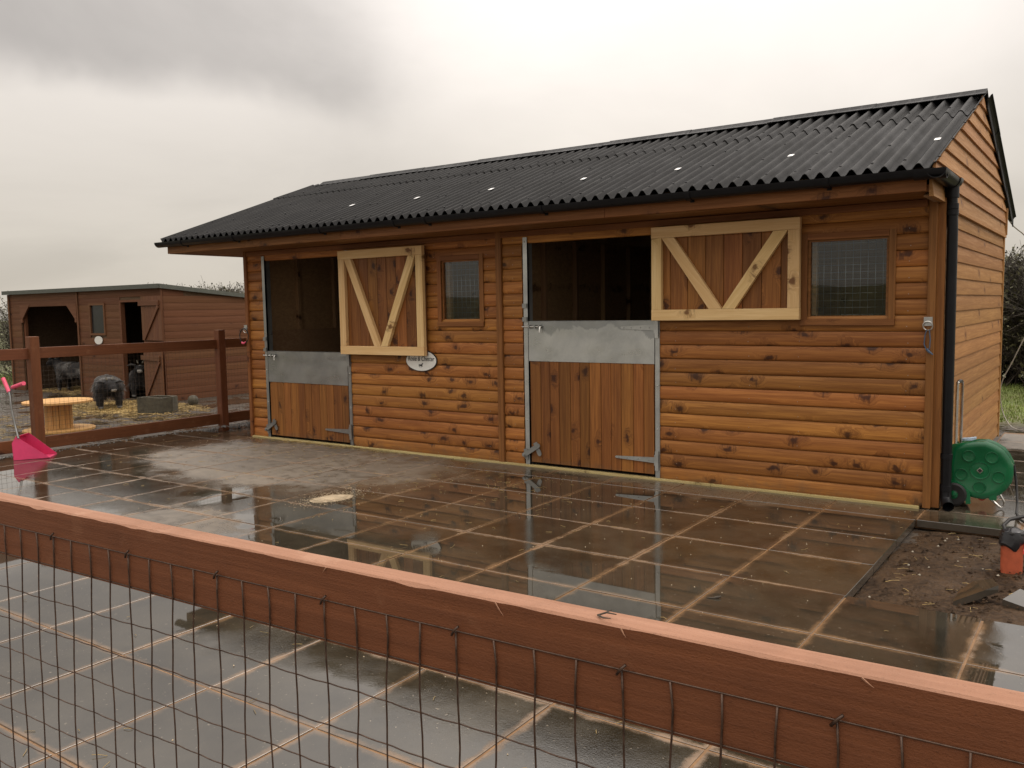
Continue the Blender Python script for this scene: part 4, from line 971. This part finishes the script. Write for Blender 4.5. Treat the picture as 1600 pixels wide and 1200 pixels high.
part(MB().tube([(-.79, -2.24, .16), (-.83, -2.26, .35), (-.865, -2.27, .55), (-.87, -2.27, .64), (-.89, -2.27, .69)], .011, 8), 'handle', 'steel', scp)
part(MB().tube([(-.78, -2.26, .22), (-.84, -2.26, .38), (-.88, -2.26, .52), (-.875, -2.26, .64), (-.86, -2.26, .70), (-.82, -2.26, .735)], .010, 8), 'handle', 'steel', scp)
part(MB().tube([(-.885, -2.27, .68), (-.99, -2.27, .815)], [.018, .020], 10), 'grip', 'grip', scp)
part(MB().tube([(-.83, -2.26, .73), (-.60, -2.26, .778)], [.018, .021], 10), 'grip', 'grip', scp)
# stone trough
tr_ = MB(); v = []; P8 = [(-4.06, 1.08), (-3.96, 1.0), (-3.60, 1.18), (-3.56, 1.34), (-3.70, 1.52), (-4.04, 1.42)]
n = len(P8); ins = [(-3.82 + (x + 3.82) * .78, 1.26 + (y - 1.26) * .72) for x, y in P8]
tr_.add([(x, y, -.07) for x, y in P8] + [(x, y, .165 + .02 * random.random()) for x, y in P8] + [(x, y, .17) for x, y in ins] + [(x, y, .02) for x, y in ins],
        [(i, (i + 1) % n, n + (i + 1) % n, n + i) for i in range(n)] + [(n + i, n + (i + 1) % n, 2 * n + (i + 1) % n, 2 * n + i) for i in range(n)] + [(2 * n + i, 2 * n + (i + 1) % n, 3 * n + (i + 1) % n, 3 * n + i) for i in range(n)] + [tuple(3 * n + i for i in range(n))])
tag(part(tr_, 'stone_trough', 'stone'), 'low mossy stone trough on the wet ground below the shed door', 'trough')
b = MB(); b.lathe([(.0, -.07), (.06, -.065), (.085, -.02), (.08, .05), (.055, .085), (.02, .098), (0, .1)], (-4.2, 2.14, 0), n=14)
pt = part(b, 'stone', 'stone'); tag(pt, 'small rounded mottled stone against the side wall of the shed', 'stone')
# straw in the pen and by the door
def straw(name, n, fn, label, L=(.05, .14), mat='straw', th=.0022):
    b = MB(); rnd = random.Random(len(name) + n)
    for _ in range(n):
        x, y, z = fn(rnd); a = rnd.uniform(0, 6.28); l_ = rnd.uniform(*L); t_ = rnd.uniform(-.15, .25) * l_
        dx_, dy_ = math.cos(a) * l_ / 2, math.sin(a) * l_ / 2
        b.tube([(x - dx_, y - dy_, z), (x + dx_ * .1, y + dy_ * .1, z + rnd.uniform(0, .006)), (x + dx_, y + dy_, z + max(0, t_))], th, 3, False)
    return tag(part(b, name, mat, sharp=0), label, 'straw', kind='stuff')
def pen(r):
    while True:
        x, y = r.gauss(-4.95, .62), r.gauss(1.45, .36)
        if y < 2.2: 
            d = math.hypot((x + 4.5) / .5, (y - 1.6) / .4)
            return x, y, -.063 + max(0, .10 * (1 - d)) * r.random()
straw('straw', 3400, pen, 'yellow straw strewn round the goats in front of the shed', (.05, .18), th=.004)
straw('straw', 500, lambda r: (r.uniform(-5.6, -2.0), r.uniform(-1.6, 1.4), -.066), 'scattered straw over the muddy pen', (.06, .2), th=.003)
straw('straw', 700, lambda r: (r.uniform(-9.8, -7.9), r.uniform(2.2, 4.2), -.06), 'straw bedding inside the open bay', (.06, .2), th=.004)
straw('straw', 260, lambda r: (r.gauss(1.3, .5), -.05 - abs(r.gauss(0, .07)), .003), 'straw swept along the sill of the shorter half door', (.02, .07), th=.0016)
straw('straw', 330, lambda r: (r.uniform(.2, 5.0), -.2 - abs(r.gauss(0, .9)), .003), 'loose straw stalks on the paving in front of the stable', (.015, .06), th=.0013)
straw('straw', 150, lambda r: (r.uniform(3, 7.6), r.uniform(-5.6, -.5), .003), 'stray straw stalks on the wet slabs', (.015, .05), th=.0011)
straw('straw', 45, lambda r: (r.uniform(7.25, 8.4), r.uniform(-2.0, -.45), -.042), 'dry stalks on the bare soil', (.03, .10), th=.0014)
# grit on the paving
b = MB(); rnd = random.Random(4)
for _ in range(520):
    x, y = (rnd.uniform(-.9, 7.1), -abs(rnd.gauss(0, 1.3)) - .05) if _ < 430 else (rnd.uniform(3, 8.5), rnd.uniform(-6.5, -1))
    if y < -7 : continue
    if x > 7.1 and y > -2.25: continue
    s_ = rnd.uniform(.0015, .0045); b.add([(x - s_, y, .001), (x, y - s_, .001), (x + s_, y, .001), (x, y + s_, .001), (x, y, .001 + s_)], [(0, 1, 4), (1, 2, 4), (2, 3, 4), (3, 0, 4)])
tag(part(b, 'grit', 'sawdust', sharp=0), 'pale crumbs of grit lying over the wet slabs', 'grit', kind='stuff')
b = MB()
for _ in range(45):
    x, y = (rnd.uniform(7.2, 8.6), rnd.uniform(-2.1, -.45)); s_ = rnd.uniform(.003, .009); z = -.05 + rnd.uniform(0, .012)
    b.add([(x - s_, y, z), (x, y - s_, z), (x + s_, y, z), (x, y + s_, z), (x + s_ * .2, y, z + s_)], [(0, 1, 4), (1, 2, 4), (2, 3, 4), (3, 0, 4)])
tag(part(b, 'gravel', 'pebble', sharp=0), 'small pale stones scattered on the bare soil', 'gravel', kind='stuff')
b = MB()
for _ in range(5000):
    y = rnd.uniform(-4.3, 3.2); x = rnd.uniform(-1.32, -1.12) if rnd.random() < .85 else rnd.uniform(-1.12, -.98); s_ = rnd.uniform(.006, .02); z = -.066 + (.06 if x > -1.13 else rnd.uniform(0, .04))
    b.add([(x - s_, y, z), (x, y - s_, z), (x + s_, y, z), (x, y + s_, z), (x, y, z + s_ * .8)], [(0, 1, 4), (1, 2, 4), (2, 3, 4), (3, 0, 4)])
tag(part(b, 'gravel', 'gravel', sharp=0), 'dark wet gravel in the gap under the far fence', 'gravel', kind='stuff')
# clods in the soil
b = MB()
for _ in range(1500):
    x, y = rnd.uniform(7.2, 9.0), rnd.uniform(-2.12, -.45); s_ = rnd.uniform(.004, .015); z = -.055 + rnd.uniform(0, .015)
    if y < -1.7 and x > 7.4: z += .022
    vs = [(x + s_ * math.cos(a) * rnd.uniform(.7, 1.2), y + s_ * math.sin(a) * rnd.uniform(.7, 1.2), z) for a in (0, 1.25, 2.5, 3.8, 5.0)] + [(x, y, z + s_ * rnd.uniform(.5, 1))]
    b.add(vs, [(i, (i + 1) % 5, 5) for i in range(5)])
tag(part(b, 'mud', 'soil', sharp=0), 'crumbling clods of mud in the gap in the paving', 'mud', kind='stuff')
# sawdust patch
b = MB(); n = 40; v = [(3.28, -1.90, .012)]
for rr, zz_ in ((.45, .013), (.8, .008), (1.0, .001)):
    for k in range(n):
        a = 2 * math.pi * k / n; q = rr * (1 + .08 * noise.noise((math.cos(a) * 3, math.sin(a) * 3, 2)))
        q *= 1 + .10 * noise.noise((math.cos(a) * 9, math.sin(a) * 9, 5)) + .06 * noise.noise((math.cos(a) * 25, math.sin(a) * 25, 5)); u, w_ = .175 * q * math.cos(a), .11 * q * math.sin(a); c, s_ = math.cos(R(70)), math.sin(R(70))
        v.append((3.30 + u * c - w_ * s_, -1.91 + u * s_ + w_ * c, zz_ + .002 * noise.noise((u * 40, w_ * 40, 1)) * (rr < 1)))
b.add(v, [(0, 1 + k, 1 + (k + 1) % n) for k in range(n)] + [(1 + r_ * n + k, 1 + (r_ + 1) * n + k, 1 + (r_ + 1) * n + (k + 1) % n, 1 + r_ * n + (k + 1) % n) for r_ in (0, 1) for k in range(n)], True)
tag(part(b, 'sawdust_patch', 'sawdust', sharp=0), 'pale oval patch of sawdust on the wet paving before the half doors', 'sawdust')
straw('sawdust_flake', 900, lambda r: (3.30 + r.gauss(0, .085), -1.91 + r.gauss(0, .14), .009), 'pale flakes scattered over and round the oval sawdust patch', (.004, .014), 'sawdust', .0014)
# twigs
b = MB(); tp = Vector((7.755, fy(7.755) + .012, 1.1018))
b.tube([tp, tp + Vector((.010, .003, .004)), tp + Vector((.022, .003, .004))], [.0011, .0010, .0006], 5); b.tube([tp + Vector((.002, 0, 0)), tp + Vector((.012, -.008, .002)), tp + Vector((.021, -.008, .003))], [.0011, .0009, .0005], 5); b.tube([tp, tp + Vector((.014, .008, .006))], [.0009, .0005], 5)
tag(part(b, 'twig', 'bark'), 'small forked dark twig lying on top of the near rail', 'twig')
b = MB(); tp = Vector((6.63, -2.55, .004)); b.tube([tp, tp + Vector((.014, .01, .003)), tp + Vector((.028, .024, .005))], [.005, .007, .004], 6); b.tube([tp, tp + Vector((-.03, -.01, .0))], [.004, .002], 5)
tag(part(b, 'leaf_scrap', 'bark'), 'dark curled leaf lying on a joint of the wet slabs', 'leaf')

# hose reel: local frame, disc facing the viewer
ry = .16
RE = thing('hose_reel', (7.5, .25, 0), 'green plastic hose reel cart standing behind the black downpipe', 'hose reel')
rc = Vector((7.462, .22, .262)); TH = R(1)
ex_ = Vector((math.cos(TH), math.sin(TH), 0)); RM = frame(ex_, (-math.sin(TH), math.cos(TH), 0), (0, 0, 1), rc)
def rpart(b, name, mat, par=None, sharp=35): return local(b, name, mat, par or RE, RM, sharp)
def dshape(s_=1.0):
    pts = []
    for k in range(34):
        a = R(-118) + R(218) * k / 33; r_ = .200 * s_ + (.004 if k % 5 == 0 else 0); pts.append((r_ * math.cos(a), r_ * math.sin(a)))
    pts += [(-.10 * s_, .187 * s_), (-.19 * s_, .165 * s_), (-.20 * s_, .0), (-.19 * s_, -.10 * s_), (-.13 * s_, -.16 * s_)]
    return pts
def rim_disc(y0, y1, s_=1.0):
    """domed D-shaped cheek"""
    o_ = dshape(s_); i_ = dshape(s_ * .93); j_ = dshape(s_ * .80); n = len(o_); b = MB()
    v = [(x, y1, z) for x, z in o_] + [(x, y0 + .012, z) for x, z in o_] + [(x, y0, z) for x, z in i_] + [(x, y0 - .003, z) for x, z in j_] + [(x * .9, y0 + .003, z * .9) for x, z in j_]
    f = [tuple(range(n))]
    for q in range(4): f += [(q * n + i, q * n + (i + 1) % n, (q + 1) * n + (i + 1) % n, (q + 1) * n + i) for i in range(n)]
    f.append(tuple(4 * n + i for i in range(n))[::-1]); b.add(v, f, False); return b
cheek = rpart(rim_disc(-.03, -.0), 'side_plate', 'green'); rpart(rim_disc(.13, .16, .97), 'side_plate', 'green')
rpart(MB().lathe([(.155, 0.0), (.155, .13)], (0, 0, 0), 'y', 28), 'hose_drum', 'dark_rubber')
for k in range(5):
    a = R(-90) + R(72) * k; c, s_ = .120 * math.cos(a), .118 * math.sin(a)
    rpart(MB().lathe([(.042, -.029), (.041, -.0345), (.037, -.035), (.034, -.0285), (.028, -.0275), (0, -.0275)], (c, 0, s_), 'y', 22), 'recess_ring', 'green', cheek)
rpart(MB().lathe([(.062, -.026), (.060, -.034), (.055, -.033), (.052, -.029), (.022, -.030), (.021, -.036), (.013, -.036), (.012, -.030)], (0, 0, 0), 'y', 28), 'hub', 'green', cheek)
rpart(MB().lathe([(.018, -.035), (.021, -.038), (.015, -.0385), (.013, -.034)], (0, 0, 0), 'y', 4), 'hub_socket', 'chrome', cheek)
rpart(MB().lathe([(0, -.0372), (.0135, -.0372)], (0, 0, 0), 'y', 4), 'socket_hole', 'dark_rubber', cheek)
for yy in (-.055, .165):
    wh = rpart(MB().lathe([(.03, yy - .012), (.07, yy - .014), (.082, yy - .006), (.082, yy + .02), (.03, yy + .02)], (-.155, 0, -.178), 'y', 26), 'wheel', 'dark_rubber')
    rpart(MB().lathe([(0, yy - .02), (.012, yy - .018), (.016, yy - .01), (.034, yy - .006), (.036, yy)], (-.155, 0, -.178), 'y', 18), 'wheel_hub', 'green', wh)
rpart(MB().poly([(-.20, -.09), (-.14, -.085), (-.09, -.115), (-.055, -.165), (-.05, -.235), (-.078, -.24), (-.085, -.19), (-.11, -.15), (-.15, -.12), (-.20, -.115)], 'y', -.055, -.03), 'wheel_arch', 'green')
rpart(MB().tube([(.05, -.0, -.185), (.085, -.0, -.215), (.12, -.0, -.245), (.135, .0, -.252), (.148, .0, -.24), (.150, .0, -.21), (.125, .0, -.165), (.11, .0, -.15)], .0075, 10), 'foot', 'chrome')
0 and rpart(MB().tube([(.05, .14, -.185), (.12, .14, -.245), (.135, .14, -.252), (.148, .14, -.24), (.150, .14, -.21), (.11, .14, -.15)], .0075, 10), 'foot', 'chrome')
rpart(MB().box(.06, .105, -.03, .0, -.20, -.15), 'foot_clip', 'green')
rpart(MB().tube([(-.158, .0, .10), (-.158, .0, .35), (-.158, .0, .575), (-.155, .0, .598), (-.15, .03, .606), (-.143, .07, .606), (-.140, .10, .598), (-.140, .11, .57), (-.140, .11, .1)], .011, 10), 'handle', 'chrome')
rpart(MB().tube([(-.156, .0, .595), (-.15, .025, .607), (-.144, .065, .608), (-.141, .09, .602)], .012, 10), 'handle_grip', 'black')
rpart(MB().lathe([(.0, .02), (.03, .02), (.03, .09), (0, .09)], (.01, 0, -.19), 'y', 16), 'hose_guide', 'red')
rpart(MB().poly([(-.12, .195), (-.06, .20), (-.035, .208), (-.035, .222), (-.07, .215), (-.12, .208)], 'y', .0, .06), 'instruction_packet', 'cardboard')
b = MB(); b.tube([(7.655, .30, .30), (7.67, .31, .2), (7.69, .22, .05), (7.70, .05, .018), (7.73, -.1, .015), (7.80, -.25, .015), (7.95, -.35, .015), (8.4, -.4, .015)], .0085, 8)
tag(part(b, 'garden_hose', 'dark_rubber'), 'dark garden hose running from the green reel over the slabs', 'hose')
# soil pipe
pc = Vector((7.776, -1.13, 0))
PI_ = thing('drain_pipe_stub', (pc.x, pc.y, -.06), 'terracotta drain pipe standing upright in the bare soil wrapped at its top', 'pipe')
part(MB().lathe([(.053, -.09), (.055, .13), (.047, .13), (.047, .0), (0, .0)], (pc.x, pc.y, 0), n=28), 'pipe', 'terracotta', PI_)
b = MB(); n = 28; v = []
rows_ = [(.058, .098), (.066, .112), (.064, .13), (.060, .155), (.052, .178), (.03, .192), (.004, .194)]
for j, (r_, z) in enumerate(rows_):
    for k in range(n):
        a = 2 * math.pi * k / n; q = 1 + .12 * noise.noise((math.cos(a) * 2.5, math.sin(a) * 2.5, z * 25)); zz_ = z + (.03 * noise.noise((math.cos(a) * 1.5, math.sin(a) * 1.5, 9)) if j < 2 else 0)
        v.append((pc.x + r_ * q * math.cos(a), pc.y + r_ * q * math.sin(a), zz_))
b.add(v, [(j * n + k, j * n + (k + 1) % n, (j + 1) * n + (k + 1) % n, (j + 1) * n + k) for j in range(len(rows_) - 1) for k in range(n)], True)
part(b, 'film_wrap', 'bag', PI_)
b = MB(); b.tube([(pc.x - .03, pc.y - .02, .17), (pc.x - .045, pc.y, .20), (pc.x - .02, pc.y + .05, .225), (pc.x + .08, pc.y + .12, .25), (pc.x + .25, pc.y + .2, .25), (pc.x + .6, pc.y + .3, .15), (pc.x + .9, pc.y + .4, .0)], .010, 8)
b.tube([(pc.x - .04, pc.y - .03, .16), (pc.x, pc.y - .05, .17), (pc.x + .05, pc.y - .02, .165), (pc.x + .06, pc.y + .03, .16)], .012, 8)
tag(part(b, 'black_cable', 'dark_rubber'), 'thick black cable looping out of the wrapped terracotta pipe', 'cable')
b = MB(); v = []
for i in range(9):
    for k in range(5): v.append((pc.x + .045 + .03 * i + .004 * noise.noise((i, k, 0)), pc.y - .01 + .01 * i + .02 * noise.noise((i * .9, k * .8, 3)), .165 - .028 * k + .02 * noise.noise((i * .7, k, 5)) - .004 * i))
f = [(i * 5 + k, (i + 1) * 5 + k, (i + 1) * 5 + k + 1, i * 5 + k + 1) for i in range(8) for k in range(4)]
v2 = [(x, y + .006, z) for x, y, z in v]; b.add(v, f, False); b.add(v2, [q[::-1] for q in f], False)
tag(part(b, 'warning_tape', 'red', sharp=0), 'crumpled red tape beside the wrapped terracotta pipe', 'tape')
# broken slab pieces
def shard(pts, zlo, tilt, name_label, th=.035):
    b = MB(); n = len(pts); v = [(x, y, z - th) for x, y, z in pts] + list(pts)
    b.add(v, [tuple(range(n))[::-1], tuple(range(n, 2 * n))] + [(i, (i + 1) % n, n + (i + 1) % n, n + i) for i in range(n)])
    return tag(part(b, 'broken_slab', 'slab'), name_label, 'broken slab', 'broken slab pieces on the soil')
shard([(7.60, -1.93, -.018), (7.775, -1.76, .045), (7.74, -1.66, .045), (7.655, -1.66, .02), (7.60, -1.76, -.015)], 0, 0, 'tilted broken piece of grey slab propped up on the bare soil')
shard([(7.80, -1.83, .0), (7.98, -1.93, -.01), (8.05, -1.8, .0), (7.86, -1.68, .02)], 0, 0, 'broken piece of dark slab at the edge of the bare soil beside a puddled slab')
# thin cable from the rear eave
b = MB(); P_ = [(7.22, 4.15, 2.27), (7.24, 4.5, 2.22), (7.36, 4.9, 2.06), (7.42, 5.0, 1.63), (7.40, 5.0, 1.2), (7.24, 5.0, .754), (7.12, 5.0, .453), (7.135, 5.0, .16), (7.26, 4.8, -.02), (7.5, 4.3, .012), (7.8, 4.0, .012)]
Q = []
for i in range(len(P_) - 1):
    p0, p1, p2, p3 = [Vector(P_[max(0, min(len(P_) - 1, j))]) for j in (i - 1, i, i + 1, i + 2)]
    for t_ in (0, .25, .5, .75):
        Q.append(.5 * ((2 * p1) + (p2 - p0) * t_ + (2 * p0 - 5 * p1 + 4 * p2 - p3) * t_ ** 2 + (3 * p1 - p0 - 3 * p2 + p3) * t_ ** 3))
Q.append(Vector(P_[-1])); b.tube(Q, .006, 6)
tag(part(b, 'loose_cable', 'cable'), 'thin grey cable looping down from the rear corner of the roof', 'cable')
b = MB(); 
for x in (7.35, 7.85, 8.4): b.box(x - .25, x + .22, 4.22, 4.42, -.08, .03)

# ================================================================== GOATS
def goat(loc, heading, label, headpos='up', s=1.0, wide=1.25):
    """local +X is forward"""
    hd = {'up': ((.30, 0, .40), (.36, 0, .49), (.45, 0, .46), (.515, 0, .425)), 'low': ((.33, 0, .37), (.41, 0, .38), (.49, .02, .33), (.54, .03, .285))}[headpos]
    pts = [((-.12, 0, .34), .135), ((.02, 0, .325), .165), ((.15, 0, .325), .15), ((.24, 0, .35), .125), (hd[0], .085), (hd[1], .068), (hd[2], .048), (hd[3], .036), ((-.25, 0, .36), .105)]
    ed = [(0, 1), (1, 2), (2, 3), (3, 4), (4, 5), (5, 6), (6, 7), (0, 8)]
    def addc(base, ch):
        prev = base
        for p, r in ch: pts.append((p, r)); ed.append((prev, len(pts) - 1)); prev = len(pts) - 1
    for sg_ in (-1, 1):
        addc(3, [((.22, sg_ * .075, .25), .062), ((.235, sg_ * .085, .14), .034), ((.225, sg_ * .085, .045), .026), ((.245, sg_ * .085, .012), .026)])
        addc(8, [((-.24, sg_ * .08, .26), .075), ((-.20, sg_ * .09, .19), .045), ((-.275, sg_ * .09, .115), .027), ((-.25, sg_ * .09, .04), .024), ((-.235, sg_ * .09, .012), .026)])
    addc(8, [((-.325, 0, .42), .035), ((-.34, 0, .48), .022)])
    me = bpy.data.meshes.new('goat'); me.from_pydata([p for p, r in pts], ed, []); me.update()
    o = bpy.data.objects.new('tmp', me); COL.objects.link(o)
    m1 = o.modifiers.new('s', 'SKIN'); m2 = o.modifiers.new('u', 'SUBSURF'); m2.levels = 2
    for i, (p, r) in enumerate(pts): me.skin_vertices[0].data[i].radius = (r, r); me.skin_vertices[0].data[i].use_root = (i == 0)
    bpy.context.view_layer.update(); m = bpy.data.meshes.new_from_object(o.evaluated_get(bpy.context.evaluated_depsgraph_get())); bpy.data.objects.remove(o)
    H = Vector(hd[1]); MZ = Vector(hd[3]); at = m.color_attributes.new('coat', 'FLOAT_COLOR', 'POINT')
    def colr(p):
        c = Vector((.030, .027, .026)); g = noise.noise(p * 9)
        if p.z > .2 and p.x < .25: c = c.lerp(Vector((.15, .14, .128)), max(0, min(1, .35 + g * 1.5)))
        if (p - H).length < .10 or (p - MZ).length < .09: c = Vector((.010, .009, .009))
        if (p - MZ).length < .034: c = Vector((.55, .52, .47))
        if headpos == 'up' and (p - (H + Vector((.01, 0, .055)))).length < .030: c = Vector((.5, .47, .42))
        if p.x < -.16 and p.z > .3 and abs(p.y) > .05 and g > -.05: c = c.lerp(Vector((.35, .32, .27)), .5)
        if p.z < .05 and p.x > 0: c = c.lerp(Vector((.4, .38, .34)), .5)
        return c
    for i, v_ in enumerate(m.vertices):
        q = noise.noise(v_.co * 14) * .010 + noise.noise(v_.co * 40) * .004
        if v_.co.z > .15: v_.co += v_.normal * q
        c = colr(v_.co); at.data[i].color = (c.x, c.y, c.z, 1)
    m.materials.clear(); m.materials.append(M['coat'])
    for p in m.polygons: p.use_smooth = True
    mw = Matrix.Translation(loc) @ Matrix.Rotation(heading, 4, 'Z') @ Matrix.Diagonal((s, s * wide, s, 1))
    g = link('goat', m, [], None, mw); tag(g, label, 'goat')
    # shaggy outer hair
    hb = MB(); rnd = random.Random(3); polys = list(m.polygons); hv = []; hf = []; hc = []
    for _ in range(5200):
        p = polys[rnd.randrange(len(polys))]; c = Vector(p.center)
        if c.z < .16 or (c - MZ).length < .06 or (c - H).length < .06: continue
        L = rnd.uniform(.025, .065); d = (p.normal * .5 + Vector((-.35, 0, -.9)) + Vector((rnd.uniform(-.3, .3), rnd.uniform(-.3, .3), rnd.uniform(-.2, .2)))).normalized()
        sdv = d.cross(p.normal).normalized() * .0025; b_ = len(hv); hv += [c - sdv, c + sdv, c + d * L + p.normal * .006]; hf.append((b_, b_ + 1, b_ + 2)); q = colr(c) * rnd.uniform(.5, 2.6); hc += [q] * 3
    hm = bpy.data.meshes.new('hair'); hm.from_pydata([tuple(v_) for v_ in hv], [], hf); ha = hm.color_attributes.new('coat', 'FLOAT_COLOR', 'POINT')
    for i, q in enumerate(hc): ha.data[i].color = (q.x, q.y, q.z, 1)
    hm.materials.append(M['coat']); h_ = link('hair', hm, [], g, mw); h_['kind'] = 'stuff'
    # ears, eyes, short horns
    for sg_ in (-1, 1):
        e = MB(); b0 = H + Vector((-.005, sg_ * .045, .03)); e.tube([b0, b0 + Vector((-.005, sg_ * .045, .012)), b0 + Vector((0, sg_ * .085, -.004))], [.012, .022, .004], 8)
        local(e, 'ear', 'dark_rubber', g, mw)
        e = MB().lathe([(0, .009), (.006, .007), (.009, 0), (.006, -.007), (0, -.009)], tuple(H + Vector((.055, sg_ * .044, .01))), 'z', 10); local(e, 'eye', 'black', g, mw)
        e = MB(); b0 = H + Vector((-.01, sg_ * .022, .06)); e.tube([b0, b0 + Vector((-.02, sg_ * .008, .03)), b0 + Vector((-.045, sg_ * .012, .045))], [.009, .007, .003], 8); local(e, 'horn', 'stone', g, mw)
    return g
to_cam = math.atan2(-6.5 - 1.1, 8.2 + 4.93)
goat((-5.10, 1.22, -.068), to_cam + R(3), 'black shaggy goat standing on straw with its head lowered between the spool and the trough', 'low', 1.1, 1.45)
goat((-6.40, 2.66, -.068), to_cam - R(8), 'black and grey goat looking out through the shed doorway', 'up', 1.15, 1.45)
goat((-8.86, 2.75, -.068), math.atan2(-.45, -1), 'black and grey goat standing side on in the open bay', 'up', 1.25, 1.3)
